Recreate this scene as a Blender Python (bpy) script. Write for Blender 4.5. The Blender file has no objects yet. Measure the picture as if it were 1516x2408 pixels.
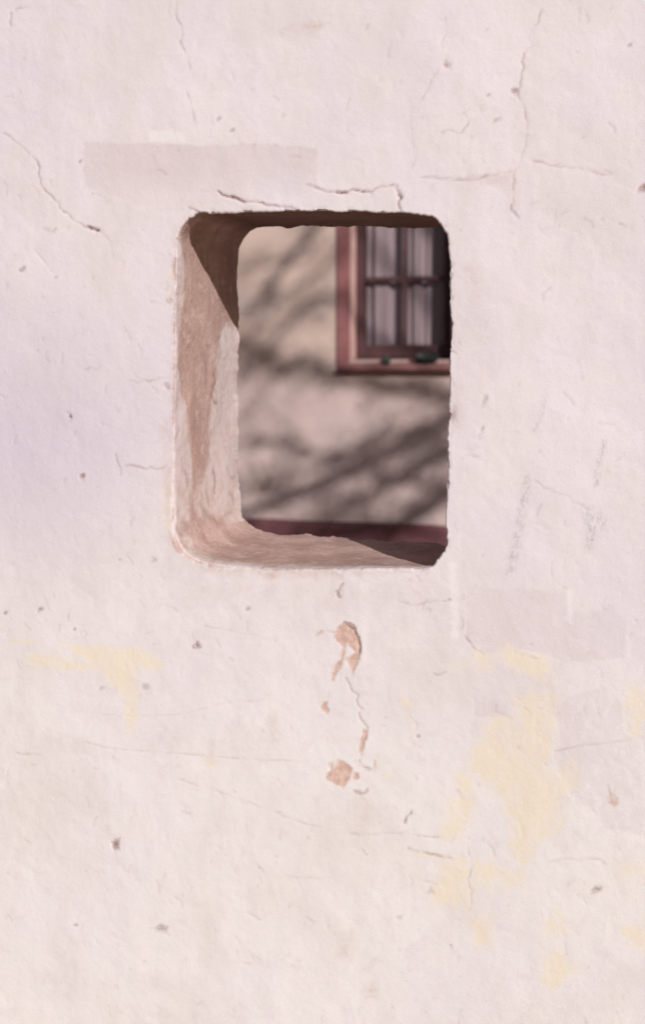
import bpy, bmesh, math, random
import numpy as np
from mathutils import Vector, Matrix

# ------------------------------------------------------------------ camera, sky, sun, exposure
SC = bpy.context.scene
COL = SC.collection
W0, H0 = 1516.0, 2408.0                    # photo measured on a 1516 x 2408 grid
FPX = W0 * 50.0 / 24.0                     # 50 mm lens on a 24 mm wide frame
YAW = math.radians(16.0)                   # the wall is seen obliquely, from the right
PITCH = math.atan((1204.0 - 860.0) / FPX)  # eye level lies above the picture's middle
DIST, EYE = 2.15, 1.60
VD = np.array([-math.sin(YAW) * math.cos(PITCH), math.cos(YAW) * math.cos(PITCH), -math.sin(PITCH)])
VR = np.array([math.cos(YAW), math.sin(YAW), 0.0])
VU = np.cross(VR, VD)
CAMP = np.array([DIST * math.tan(YAW), -DIST, EYE])
SUN_A, SUN_B = 0.82, 0.59                  # towards the sun: (a, -1, b)
SUN = Vector((SUN_A, -1.0, SUN_B)).normalized()

cam_d = bpy.data.cameras.new('camera')
cam_d.sensor_fit = 'HORIZONTAL'
cam_d.sensor_width = 24.0
cam_d.lens = 50.0
cam_d.clip_start = 0.05
cam_d.clip_end = 600.0
cam_d.dof.use_dof = True
cam_d.dof.focus_distance = 2.2
cam_d.dof.aperture_fstop = 3.6
cam_d.dof.aperture_blades = 0
cam = bpy.data.objects.new('camera', cam_d)
COL.objects.link(cam)
cam.matrix_world = Matrix(((VR[0], VU[0], -VD[0], CAMP[0]), (VR[1], VU[1], -VD[1], CAMP[1]),
                           (VR[2], VU[2], -VD[2], CAMP[2]), (0, 0, 0, 1)))
SC.camera = cam

world = bpy.data.worlds.new('World')
SC.world = world
world.use_nodes = True
wn = world.node_tree
bg = wn.nodes['Background']
sky = wn.nodes.new('ShaderNodeTexSky')
sky.sky_type = 'NISHITA'
sky.sun_disc = False
sky.sun_elevation = math.asin(SUN.z)
sky.sun_rotation = math.atan2(SUN.x, SUN.y)
sky.dust_density = 2.0
wn.links.new(sky.outputs[0], bg.inputs[0])
bg.inputs[1].default_value = 0.05

sun_d = bpy.data.lights.new('sun', 'SUN')
sun_d.energy = 5.0
sun_d.angle = math.radians(0.53)
sun_d.color = (1.0, 0.952, 0.925)
sun_o = bpy.data.objects.new('sun', sun_d)
COL.objects.link(sun_o)
sun_o.rotation_euler = SUN.to_track_quat('Z', 'Y').to_euler()
sun_o.location = (6, -8, 7)

vs = SC.view_settings
vs.view_transform = 'Standard'
vs.look = 'None'
vs.gamma = 1.0
vs.use_curve_mapping = False
vs.exposure = -0.41
SC.cycles.use_denoising = True
SC.cycles.denoising_input_passes = 'RGB_ALBEDO_NORMAL'
SC.cycles.denoising_prefilter = 'ACCURATE'
SC.cycles.max_bounces = 6
SC.cycles.diffuse_bounces = 4
SC.cycles.transparent_max_bounces = 12

# ------------------------------------------------------------------ measuring helpers
def ray(px, py):
    return VD * FPX + VR * (px - W0 / 2) - VU * (py - H0 / 2)
def on_y(px, py, y):
    v = ray(px, py); return CAMP + v * ((y - CAMP[1]) / v[1])
def on_x(px, py, x):
    v = ray(px, py); return CAMP + v * ((x - CAMP[0]) / v[0])
def on_z(px, py, z):
    v = ray(px, py); return CAMP + v * ((z - CAMP[2]) / v[2])
PXM = 1.0 / 1370.0                          # one photo pixel on the front wall, in metres
X_LEFT = on_y(412, 900, 0)[0]
THICK = 0.326
HOUSE_Y = 4.5

# ------------------------------------------------------------------ numpy noise
def _hash(ix, iy, iz, seed):
    h = (ix * 374761393 + iy * 668265263 + iz * 2654435761 + seed * 974634777) & 0xFFFFFFFF
    h = ((h ^ (h >> 13)) * 1274126177) & 0xFFFFFFFF
    h = ((h ^ (h >> 16)) * 2246822519) & 0xFFFFFFFF
    return ((h ^ (h >> 15)) & 0xFFFFFF) / float(0xFFFFFF) * 2.0 - 1.0
def vnoise(x, y, z, seed=0):
    xi, yi, zi = np.floor(x), np.floor(y), np.floor(z)
    fx, fy, fz = x - xi, y - yi, z - zi
    xi, yi, zi = xi.astype(np.int64), yi.astype(np.int64), zi.astype(np.int64)
    s = lambda t: t * t * t * (t * (t * 6 - 15) + 10)
    ux, uy, uz = s(fx), s(fy), s(fz)
    r = 0.0
    for dx in (0, 1):
        for dy in (0, 1):
            for dz in (0, 1):
                w = (ux if dx else 1 - ux) * (uy if dy else 1 - uy) * (uz if dz else 1 - uz)
                r = r + w * _hash(xi + dx, yi + dy, zi + dz, seed)
    return r
def noise2(x, z, scale, seed, octaves=3):
    r, a, f = 0.0, 1.0, 1.0 / scale
    c, s = math.cos(0.6), math.sin(0.6)
    for o in range(octaves):
        X = x * c - z * s; Z = x * s + z * c
        xi, zi = X * f, Z * f
        x0, z0 = np.floor(xi), np.floor(zi)
        fx, fz = xi - x0, zi - z0
        x0, z0 = x0.astype(np.int64), z0.astype(np.int64)
        ux = fx * fx * fx * (fx * (fx * 6 - 15) + 10); uz = fz * fz * fz * (fz * (fz * 6 - 15) + 10)
        q = 0
        h00 = _hash(x0, z0, q, seed + o); h10 = _hash(x0 + 1, z0, q, seed + o)
        h01 = _hash(x0, z0 + 1, q, seed + o); h11 = _hash(x0 + 1, z0 + 1, q, seed + o)
        r = r + a * ((h00 * (1 - ux) + h10 * ux) * (1 - uz) + (h01 * (1 - ux) + h11 * ux) * uz)
        a *= 0.5; f *= 2.03
        c, s = math.cos(0.6 + o * 1.3), math.sin(0.6 + o * 1.3)
    return r

def seg_dist(P, pts, closed=False):
    """distance from points P (n,2) to a polyline"""
    d2 = np.full(len(P), 1e9)
    n = len(pts)
    for i in range(n if closed else n - 1):
        a = pts[i]; b = pts[(i + 1) % n]
        ab = b - a
        t = np.clip(((P - a) @ ab) / max(ab @ ab, 1e-12), 0, 1)
        q = P - (a + t[:, None] * ab)
        d2 = np.minimum(d2, (q * q).sum(1))
    return np.sqrt(d2)
def inside(P, pts):
    c = np.zeros(len(P), bool)
    n = len(pts)
    for i in range(n):
        x1, y1 = pts[i]; x2, y2 = pts[(i + 1) % n]
        if y1 == y2: continue
        k = ((y1 > P[:, 1]) != (y2 > P[:, 1])) & (P[:, 0] < (x2 - x1) * (P[:, 1] - y1) / (y2 - y1) + x1)
        c ^= k
    return c

# ------------------------------------------------------------------ object helpers
def put(name, mesh, mat=None, parent=None, loc=None):
    o = bpy.data.objects.new(name, mesh)
    COL.objects.link(o)
    if mat is not None and len(mesh.materials) == 0: mesh.materials.append(mat)
    if parent is not None: o.parent = parent
    if loc is not None: o.location = loc
    return o
def empty(name, loc=(0, 0, 0)):
    o = bpy.data.objects.new(name, None)
    COL.objects.link(o); o.location = loc; o.empty_display_size = 0.2
    return o
def tag(o, label=None, cat=None, group=None, kind=None):
    if label: o['label'] = label
    if cat: o['category'] = cat
    if group: o['group'] = group
    if kind: o['kind'] = kind
    return o
def box_mesh(name, x0, x1, y0, y1, z0, z1, bevel=0.0, seg=2):
    bm = bmesh.new()
    bmesh.ops.create_cube(bm, size=1.0)
    for v in bm.verts:
        v.co = Vector(((x0 + x1) / 2 + v.co.x * (x1 - x0), (y0 + y1) / 2 + v.co.y * (y1 - y0), (z0 + z1) / 2 + v.co.z * (z1 - z0)))
    if bevel:
        bmesh.ops.bevel(bm, geom=list(bm.edges), offset=bevel, segments=seg, profile=0.7, affect='EDGES')
    me = bpy.data.meshes.new(name); bm.to_mesh(me); bm.free()
    return me
def lathe_mesh(name, prof, n=40):
    bm = bmesh.new(); rings = []
    for r, z in prof:
        rings.append([bm.verts.new((r * math.cos(2 * math.pi * k / n), r * math.sin(2 * math.pi * k / n), z)) for k in range(n)])
    for a, b in zip(rings, rings[1:]):
        for k in range(n):
            bm.faces.new((a[k], a[(k + 1) % n], b[(k + 1) % n], b[k]))
    bm.faces.new(rings[0][::-1]); bm.faces.new(rings[-1])
    for f in bm.faces: f.smooth = True
    bmesh.ops.recalc_face_normals(bm, faces=bm.faces)
    me = bpy.data.meshes.new(name); bm.to_mesh(me); bm.free()
    return me

# ------------------------------------------------------------------ node helpers
class NT:
    def __init__(s, name):
        s.m = bpy.data.materials.new(name); s.m.use_nodes = True
        s.t = s.m.node_tree; s.p = s.t.nodes['Principled BSDF']; s.out = s.t.nodes['Material Output']
    def n(s, typ, **kw):
        o = s.t.nodes.new(typ)
        for k, v in kw.items(): setattr(o, k, v)
        return o
    def set(s, sock, v):
        if isinstance(v, bpy.types.NodeSocket): s.t.links.new(v, sock)
        elif isinstance(v, (tuple, list)): sock.default_value = (*v, 1.0) if len(v) == 3 and sock.type == 'RGBA' else v
        else: sock.default_value = v
    def math(s, op, a, b=0.0, clamp=False):
        o = s.n('ShaderNodeMath', operation=op, use_clamp=clamp)
        s.set(o.inputs[0], a); s.set(o.inputs[1], b)
        return o.outputs[0]
    def mix(s, f, a, b, blend='MIX'):
        o = s.n('ShaderNodeMix', data_type='RGBA', blend_type=blend)
        s.set(o.inputs[0], f); s.set(o.inputs[6], a); s.set(o.inputs[7], b)
        return o.outputs[2]
    def ramp(s, v, lo, hi, a=0.0, b=1.0):
        o = s.n('ShaderNodeMapRange', interpolation_type='SMOOTHSTEP')
        s.set(o.inputs[0], v)
        for i, x in zip((1, 2, 3, 4), (lo, hi, a, b)): s.set(o.inputs[i], x)
        return o.outputs[0]
    def noise(s, scale, detail=4, rough=0.55, vec=None, dist=0.0, out='Fac'):
        o = s.n('ShaderNodeTexNoise')
        o.inputs['Scale'].default_value = scale; o.inputs['Detail'].default_value = detail
        o.inputs['Roughness'].default_value = rough; o.inputs['Distortion'].default_value = dist
        if vec is not None: s.t.links.new(vec, o.inputs['Vector'])
        return o.outputs[out]
    def vec(s, scale=(1, 1, 1), loc=(0, 0, 0)):
        g = s.n('ShaderNodeTexCoord'); m = s.n('ShaderNodeMapping')
        m.inputs['Scale'].default_value = scale; m.inputs['Location'].default_value = loc
        s.t.links.new(g.outputs['Object'], m.inputs['Vector'])
        return m.outputs[0]
    def bump(s, h, strength, dist, normal=None):
        o = s.n('ShaderNodeBump'); o.inputs['Strength'].default_value = strength; o.inputs['Distance'].default_value = dist
        s.t.links.new(h, o.inputs['Height'])
        if normal is not None: s.t.links.new(normal, o.inputs['Normal'])
        return o.outputs[0]
    def attr(s, name):
        o = s.n('ShaderNodeAttribute', attribute_name=name)
        sp = s.n('ShaderNodeSeparateColor'); s.t.links.new(o.outputs['Color'], sp.inputs[0])
        return [*sp.outputs, o.outputs['Alpha']]
    def done(s, col, rough=0.9, normal=None, spec=0.15):
        s.set(s.p.inputs['Base Color'], col); s.set(s.p.inputs['Roughness'], rough)
        s.p.inputs['Specular IOR Level'].default_value = spec
        if normal is not None: s.t.links.new(normal, s.p.inputs['Normal'])
        return s.m

def whitewash():
    t = NT('whitewashed_adobe')
    v = t.vec()
    streak = t.noise(1.0, 2, 0.6, t.vec((230, 60, 16)))
    wide = t.noise(2.1, 2, 0.55, v)
    mid = t.noise(11.0, 3, 0.6, v)
    fine = t.noise(95.0, 3, 0.62, v)
    grain = t.noise(480.0, 1, 0.6, v)
    yel, bare, dirt, crack = t.attr('marks')
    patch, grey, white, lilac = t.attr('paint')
    flake, fade, underside_shade, reveal = t.attr('worn')
    edge = t.math('SUBTRACT', t.noise(60.0, 4, 0.65, v, 0.6), 0.5)
    edgeb = t.math('SUBTRACT', t.noise(150.0, 2, 0.65, v), 0.5)
    def mask(m, amp, e=0.07, n=edge):
        return t.ramp(t.math('ADD', m, t.math('MULTIPLY', n, amp)), 0.5 - e, 0.5 + e)
    # two generations of wash: pinker lilac on the upper wall, creamier lime lower down
    sep = t.n('ShaderNodeSeparateXYZ'); t.t.links.new(v, sep.inputs[0])
    hgt = t.math('ADD', sep.outputs[2], t.math('ADD', t.math('MULTIPLY', wide, 0.9), t.math('MULTIPLY', mid, 0.35)))
    upper = t.mix(t.ramp(wide, 0.35, 0.65), (0.755, 0.692, 0.735), (0.712, 0.655, 0.712))
    lower = t.mix(t.ramp(wide, 0.35, 0.65), (0.766, 0.736, 0.730), (0.750, 0.714, 0.728))
    base = t.mix(t.ramp(hgt, 1.45, 2.25), lower, upper)
    base = t.mix(t.ramp(t.noise(22.0, 3, 0.6, t.vec((1, 1, 1), (2, 5, 1)), 0.5), 0.50, 0.72, 0, 0.55), base, (0.690, 0.635, 0.660))
    base = t.mix(t.ramp(mid, 0.45, 0.75, 0, 0.55), base, (0.750, 0.705, 0.690))
    base = t.mix(t.ramp(t.noise(5.0, 5, 0.62, t.vec((1, 1, 0.7), (9, 0, 4)), 0.7), 0.46, 0.66, 0, 0.55), base, (0.690, 0.630, 0.625))
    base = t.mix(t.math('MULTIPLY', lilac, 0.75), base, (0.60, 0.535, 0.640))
    base = t.mix(t.math('MULTIPLY', mask(patch, 0.9, 0.18), t.ramp(fade, 0, 1, 0.70, 0.15)), base, (0.640, 0.560, 0.590))
    base = t.mix(t.math('MULTIPLY', mask(white, 0.5, 0.25), 0.7), base, (0.80, 0.76, 0.775))
    base = t.mix(t.math('MULTIPLY', t.ramp(yel, 0.05, 0.9), 0.30), base, (0.775, 0.690, 0.570))
    ym = t.math('MULTIPLY', mask(t.math('ADD', yel, 0.05), 1.7, 0.20), t.ramp(streak, 0.25, 0.6, 0.6, 1.0))
    ym = t.math('MULTIPLY', ym, t.ramp(t.noise(26.0, 4, 0.65, t.vec((1, 1, .6), (5, 0, 2)), 0.5), 0.36, 0.58, 0.35, 1.0))
    base = t.mix(t.math('MULTIPLY', ym, 0.68), base, (0.790, 0.695, 0.530))
    gm = t.math('MULTIPLY', t.ramp(grey, 0.0, 0.95), t.ramp(t.noise(1.0, 3, 0.75, t.vec((160, 160, 90))), 0.36, 0.74))
    base = t.mix(t.math('MULTIPLY', gm, 0.75), base, (0.43, 0.41, 0.43))
    # fine soiling caught in the hollows of the plaster
    base = t.mix(t.ramp(fine, 0.60, 0.78, 0, 0.22), base, (0.55, 0.44, 0.42))
    base = t.mix(t.ramp(grain, 0.52, 0.80, 0, 0.30), base, (0.58, 0.50, 0.52))
    base = t.mix(t.ramp(t.noise(300.0, 1, 0.6, t.vec((1, 1, 1), (4, 1, 7))), 0.55, 0.8, 0, 0.35), base, (0.80, 0.73, 0.66))
    base = t.mix(t.math('MULTIPLY', reveal, t.ramp(t.noise(30.0, 4, 0.65, v), 0.32, 0.62, 0.18, 0.62)), base, (0.655, 0.53, 0.485))
    dm = t.math('MULTIPLY', dirt, t.ramp(t.noise(38.0, 4, 0.68, v, 0.8), 0.36, 0.66, 0.30, 1.0))
    base = t.mix(t.math('MULTIPLY', dm, 0.85), base, (0.555, 0.41, 0.370))
    mud = t.mix(t.ramp(t.noise(17.0, 4, 0.62, t.vec((1, 1, 0.5)), 0.2), 0.33, 0.68), (0.425, 0.280, 0.245), (0.565, 0.400, 0.357))
    mud = t.mix(t.ramp(t.noise(70.0, 3, 0.6, v), 0.55, 0.72, 0, 0.45), mud, (0.30, 0.185, 0.155))
    mud = t.mix(t.ramp(t.noise(40.0, 4, 0.68, v, 0.2), 0.54, 0.68, 0, 0.55), mud, (0.68, 0.54, 0.49))
    mud = t.mix(t.ramp(t.noise(190.0, 2, 0.6, t.vec((1, 1, 1), (7, 3, 1))), 0.60, 0.75, 0, 0.6), mud, (0.24, 0.15, 0.125))
    mud = t.mix(t.ramp(t.noise(150.0, 2, 0.6, t.vec((1, 1, 1), (1, 9, 4))), 0.62, 0.75, 0, 0.6), mud, (0.70, 0.58, 0.53))
    edgew = t.math('SUBTRACT', t.noise(26.0, 5, 0.72, v, 0.6), 0.5)
    mud = t.mix(t.math('MULTIPLY', underside_shade, 0.75), mud, (0.13, 0.078, 0.052))  # soffit mud darkened: its shade is painted into the colour
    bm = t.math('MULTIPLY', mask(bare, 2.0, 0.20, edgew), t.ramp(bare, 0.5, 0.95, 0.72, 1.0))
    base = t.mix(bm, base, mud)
    terra = t.mix(t.ramp(fine, 0.38, 0.62), (0.65, 0.46, 0.385), (0.53, 0.335, 0.27))
    base = t.mix(t.math('MULTIPLY', mask(t.math('ADD', flake, 0.07), 0.9, 0.24), 0.85), base, terra)
    cm = t.math('MULTIPLY', crack, t.ramp(edgeb, -0.3, 0.05, 0.3, 1.0), clamp=True)
    base = t.mix(cm, base, (0.25, 0.125, 0.11))
    h = t.math('ADD', t.math('MULTIPLY', fine, 0.62), t.math('MULTIPLY', grain, 0.14))
    h = t.math('ADD', h, t.math('MULTIPLY', t.noise(34.0, 3, 0.6, t.vec((1, 1, 0.8), (1, 2, 3)), 0.4), 0.6))
    grit = t.math('MULTIPLY', t.ramp(bare, 0.3, 0.8), t.noise(170.0, 3, 0.7, v))
    h = t.math('ADD', h, t.math('MULTIPLY', grit, 1.1))
    return t.done(base, 0.93, t.bump(h, 0.5, 0.0016), 0.1)

def plaster_tan():
    t = NT('house_plaster')
    v = t.vec()
    a = t.noise(1.3, 5, 0.6, v, 0.4); b = t.noise(7.0, 5, 0.62, v, 0.5); c = t.noise(40, 4, 0.6, v)
    sep = t.n('ShaderNodeSeparateXYZ'); g = t.n('ShaderNodeTexCoord'); t.t.links.new(g.outputs['Object'], sep.inputs[0])
    low = t.ramp(t.math('ADD', sep.outputs[2], t.math('MULTIPLY', a, 0.5)), 1.55, 2.0)   # old tan wash above, pinker lime wash below
    col = t.mix(low, (0.660, 0.510, 0.485), (0.620, 0.472, 0.410))
    col = t.mix(t.ramp(b, 0.42, 0.72, 0, 0.55), col, (0.54, 0.44, 0.42))
    col = t.mix(t.ramp(c, 0.58, 0.78, 0, 0.4), col, (0.44, 0.335, 0.285))
    damp = t.math('MULTIPLY', t.ramp(sep.outputs[2], 0.8, 1.35, 1, 0), t.ramp(t.noise(5.0, 5, 0.6, t.vec((1, 1, 1), (3, 0, 2))), 0.52, 0.68))
    col = t.mix(t.math('MULTIPLY', damp, 0.6), col, (0.26, 0.20, 0.13))
    return t.done(col, 0.93, t.bump(t.math('ADD', b, t.math('MULTIPLY', c, 0.3)), 0.5, 0.01), 0.1)

def painted(name, c1, c2, scale=9.0, rough=0.7, wear=None, stretch=(1, 1, 1)):
    t = NT(name)
    v = t.vec(stretch)
    n = t.noise(scale, 5, 0.6, v, 0.3); f = t.noise(scale * 9, 4, 0.6, v)
    col = t.mix(t.ramp(n, 0.35, 0.68), c1, c2)
    if wear: col = t.mix(t.ramp(f, 0.58, 0.72, 0, 0.7), col, wear)
    return t.done(col, rough, t.bump(f, 0.3, 0.003), 0.25)

def glass_mat():
    t = NT('window_glass')
    tr = t.n('ShaderNodeBsdfTransparent'); gl = t.n('ShaderNodeBsdfGlossy'); lw = t.n('ShaderNodeLayerWeight'); mx = t.n('ShaderNodeMixShader')
    tr.inputs[0].default_value = (0.86, 0.87, 0.87, 1); gl.inputs['Roughness'].default_value = 0.02
    lw.inputs['Blend'].default_value = 0.5
    fac = t.math('ADD', t.math('MULTIPLY', t.math('POWER', lw.outputs['Facing'], 5.0), 0.9), 0.035)
    t.t.links.new(t.bump(t.noise(6.0, 2, 0.5, t.vec()), 0.15, 0.01), gl.inputs['Normal'])
    t.t.links.new(fac, mx.inputs[0]); t.t.links.new(tr.outputs[0], mx.inputs[1]); t.t.links.new(gl.outputs[0], mx.inputs[2])
    t.t.links.new(mx.outputs[0], t.out.inputs['Surface'])
    return t.m

M_WALL = whitewash()
M_HOUSE = plaster_tan()
M_RED = painted('red_oxide_paint', (0.33, 0.138, 0.138), (0.27, 0.108, 0.112), 6, 0.75, (0.37, 0.20, 0.19))
M_DADO = painted('dark_red_limewash', (0.20, 0.080, 0.086), (0.13, 0.056, 0.064), 5, 0.85, (0.19, 0.105, 0.10))
M_PINK = painted('faded_pink_lining', (0.72, 0.47, 0.43), (0.64, 0.40, 0.37), 8, 0.75, (0.52, 0.30, 0.27))
M_SILL = painted('worn_pink_sill', (0.33, 0.165, 0.155), (0.27, 0.125, 0.12), 8, 0.8, (0.38, 0.23, 0.20))
M_SASH = painted('dark_brown_window_wood', (0.095, 0.045, 0.047), (0.068, 0.033, 0.036), 14, 0.65, (0.12, 0.065, 0.062), (1, 1, 0.25))
M_ROOM = painted('dim_room_plaster', (0.30, 0.25, 0.22), (0.25, 0.21, 0.19), 3, 0.9)
M_CLOTH = painted('lilac_grey_curtain_cloth', (0.60, 0.455, 0.485), (0.52, 0.385, 0.425), 5, 0.9, None, (1, 1, 0.1))
M_GREEN = painted('dark_green_glaze', (0.036, 0.044, 0.039), (0.024, 0.029, 0.028), 30, 0.5, (0.10, 0.11, 0.09))
M_GREEN2 = painted('mid_green_glaze', (0.050, 0.082, 0.062), (0.034, 0.05, 0.042), 40, 0.5, (0.14, 0.12, 0.10))
M_BARK = painted('grey_brown_bark', (0.17, 0.13, 0.10), (0.09, 0.068, 0.052), 12, 0.95, (0.24, 0.19, 0.15), (1, 1, 0.3))
M_LEAF = painted('dry_olive_leaf', (0.085, 0.10, 0.035), (0.055, 0.075, 0.028), 3, 0.7)
M_GLASS = glass_mat()
def ground_mat():
    t = NT('sandy_earth')
    v = t.vec()
    col = t.mix(t.ramp(t.noise(0.7, 6, 0.6, v), 0.35, 0.65), (0.42, 0.325, 0.26), (0.33, 0.255, 0.20))
    f = t.noise(30.0, 5, 0.65, v)
    col = t.mix(t.ramp(f, 0.5, 0.75, 0, 0.6), col, (0.24, 0.18, 0.14))
    return t.done(col, 0.95, t.bump(f, 0.6, 0.01), 0.1)
M_GROUND = ground_mat()

# ------------------------------------------------------------------ ground
bm = bmesh.new()
bmesh.ops.create_grid(bm, x_segments=40, y_segments=40, size=150)
me = bpy.data.meshes.new('ground'); bm.to_mesh(me); bm.free()
tag(put('ground', me, M_GROUND), 'sandy earth around the two walls', None, None, 'structure')

# ------------------------------------------------------------------ front wall with its opening
FRONT = [(414, 600), (415, 556), (428, 530), (450, 509), (485, 499), (600, 497), (760, 496), (900, 498), (985, 500), (1022, 511),
         (1043, 535), (1055, 572), (1057, 640), (1055, 800), (1054, 950), (1050, 1100), (1048, 1220), (1046, 1283), (1030, 1316),
         (1003, 1337), (900, 1339), (760, 1338), (600, 1334), (500, 1326), (446, 1306), (418, 1268), (411, 1200), (411, 1050),
         (412, 900), (413, 750)]
BACK = [(562, 622), (563, 598), (570, 574), (583, 553), (612, 536), (700, 533), (850, 533), (960, 535), (1040, 537), (1100, 548),
        (1133, 572), (1150, 605), (1157, 670), (1155, 800), (1154, 950), (1152, 1100), (1150, 1195), (1148, 1243), (1130, 1272),
        (1100, 1284), (1000, 1276), (860, 1267), (720, 1258), (644, 1252), (604, 1241), (580, 1222), (566, 1195), (562, 1050),
        (561, 900), (562, 760)]
def catmull(P, n):
    P = np.array(P, float); N = len(P); tt = np.linspace(0, N, n, endpoint=False)
    i = np.floor(tt).astype(int); f = (tt - i)[:, None]
    p0, p1, p2, p3 = P[(i - 1) % N], P[i % N], P[(i + 1) % N], P[(i + 2) % N]
    return 0.5 * (2 * p1 + (p2 - p0) * f + (2 * p0 - 5 * p1 + 4 * p2 - p3) * f ** 2 + (3 * p1 - p0 - 3 * p2 + p3) * f ** 3), tt
fr_m = [on_y(x, y, 0)[[0, 2]] for x, y in FRONT]
bk_m = [on_y(x, y, THICK)[[0, 2]] for x, y in BACK]
fo, tau = catmull(fr_m, 6000)
bo, _ = catmull(bk_m, 6000)
HC = np.array([(fo[:, 0].min() + fo[:, 0].max()) / 2, (fo[:, 1].min() + fo[:, 1].max()) / 2])

G = 0.0022
def lines(lo, hi, far_lo, far_hi):
    a = np.arange(lo, hi + G / 2, G)
    up, s, x = [], G, a[-1]
    while x < far_hi:
        s *= 1.10; x += s; up.append(min(x, far_hi))
    dn, s, x = [], G, a[0]
    while x > far_lo:
        s *= 1.10; x -= s; dn.append(max(x, far_lo))
    return np.concatenate([dn[::-1], a, up])
WX0, WX1, WZ0, WZ1 = -6.0, 6.0, -0.2, 2.75
gx = lines(-0.66, 0.66, WX0, WX1)
gz = lines(0.42, 2.28, WZ0, WZ1)
i0 = np.searchsorted(gx, fo[:, 0].min() - 0.045); i1 = np.searchsorted(gx, fo[:, 0].max() + 0.045)
j0 = np.searchsorted(gz, fo[:, 1].min() - 0.050); j1 = np.searchsorted(gz, fo[:, 1].max() + 0.045)
nx, nz = len(gx), len(gz)
GX, GZ = np.meshgrid(gx, gz, indexing='ij')
gid = np.arange(nx * nz).reshape(nx, nz)
verts = [np.stack([GX.ravel(), np.zeros(nx * nz), GZ.ravel()], 1)]
cell = np.ones((nx - 1, nz - 1), bool); cell[i0:i1, j0:j1] = False
ci, cj = np.nonzero(cell)
quads = [np.stack([gid[ci, cj], gid[ci + 1, cj], gid[ci + 1, cj + 1], gid[ci, cj + 1]], 1)]
qpart = [np.zeros(len(ci), int)]
# boundary loop of the rectangle (counter-clockwise seen from the front)
loop = [(i, j0) for i in range(i0, i1)] + [(i1, j) for j in range(j0, j1)] + [(i, j1) for i in range(i1, i0, -1)] + [(i0, j) for j in range(j1, j0, -1)]
loop = np.array(loop); NU = len(loop)
lb = np.stack([gx[loop[:, 0]], gz[loop[:, 1]]], 1)
ang_o = np.unwrap(np.arctan2(fo[:, 1] - HC[1], fo[:, 0] - HC[0]))
if ang_o[-1] < ang_o[0]: ang_o, fo_, bo_, tau_ = ang_o[::-1], fo[::-1], bo[::-1], tau[::-1]
else: fo_, bo_, tau_ = fo, bo, tau
# match loop points to the outline half by angle, half by run length, so corners stay smooth
ang_l = np.arctan2(lb[:, 1] - HC[1], lb[:, 0] - HC[0])
a0 = ang_o[0]
ang_l = (ang_l - a0) % (2 * math.pi) + a0
AO = np.concatenate([ang_o, [ang_o[0] + 2 * math.pi]])
wrap = lambda A: np.concatenate([A, A[:1]])
of = np.stack([np.interp(ang_l, AO, wrap(fo_[:, k])) for k in (0, 1)], 1)
ob = np.stack([np.interp(ang_l, AO, wrap(bo_[:, k])) for k in (0, 1)], 1)
tw = wrap(tau_.copy()); tw[-1] = tw[-2]
otau = np.interp(ang_l, AO, tw)
def smooth_loop(A, n):
    for _ in range(n): A = (np.roll(A, 1, 0) + 2 * A + np.roll(A, -1, 0)) / 4
    return A
# worn, ragged arris
run = np.concatenate([[0], np.cumsum(np.hypot(*np.diff(of, axis=0).T))])
tang = np.roll(of, -1, 0) - np.roll(of, 1, 0); tang /= np.linalg.norm(tang, axis=1)[:, None]
outn = np.stack([tang[:, 1], -tang[:, 0]], 1)
outn = smooth_loop(outn, 6); outn /= np.linalg.norm(outn, axis=1)[:, None]
zz = np.zeros(NU)
rag = noise2(of[:, 0], of[:, 1], 0.030, 5, 3) * 0.0016 + noise2(of[:, 0], of[:, 1], 0.006, 9, 2) * 0.0007
rag *= np.interp(otau, [0, 2, 19, 21, 28, 30], [0.6, 1.0, 1.0, 0.35, 0.35, 0.6])
rag_f = outn * rag[:, None]
ragb = noise2(ob[:, 0] + 3, ob[:, 1], 0.035, 6, 3) * 0.0028 + noise2(ob[:, 0], ob[:, 1], 0.008, 19, 2) * 0.0010
rag_b = outn * ragb[:, None]
kr = np.array([0, 2, 4, 5, 9, 11, 14, 17, 18.5, 20, 22, 24, 25.5, 27, 29, 30.])
vr = np.array([.004, .003, .003, .003, .003, .004, .004, .004, .004, .004, .005, .010, .012, .006, .004, .004])
rad = np.interp(otau, kr, vr) * (1 + 0.35 * noise2(of[:, 0], of[:, 1], 0.05, 21, 2))
rad = smooth_loop(rad, 40)
prof_p, prof_y, prof_part = [], [], []
start = of + outn * rad[:, None] + rag_f
NR = 20
for k in range(1, NR + 1):                       # ring from the square loop in to the start of the arris
    f = k / NR
    prof_p.append(lb * (1 - f) + start * f); prof_y.append(zz.copy()); prof_part.append(0)
for k in range(1, 9):                            # rounded arris
    w = k / 8 * math.pi / 2
    prof_p.append(of + rag_f + outn * (rad * (1 - math.sin(w)))[:, None]); prof_y.append(rad * (1 - math.cos(w))); prof_part.append(0 if k < 5 else 1)
NB = 100
rb = 0.007
for k in range(1, NB + 1):                       # the reveal, through the wall
    f = k / NB
    y = rad + (THICK - rb - rad) * f
    g = (y / THICK)[:, None]
    prof_p.append(of * (1 - g) + ob * g + rag_f * np.exp(-(y - rad) / 0.012)[:, None] + rag_b * np.exp(-(THICK - rb - y) / 0.014)[:, None]); prof_y.append(y); prof_part.append(1)
for k in range(1, 6):
    w = k / 5 * math.pi / 2
    prof_p.append(ob + rag_b + outn * rb * (1 - math.cos(w))); prof_y.append(zz + THICK - rb + rb * math.sin(w)); prof_part.append(1)
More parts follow.
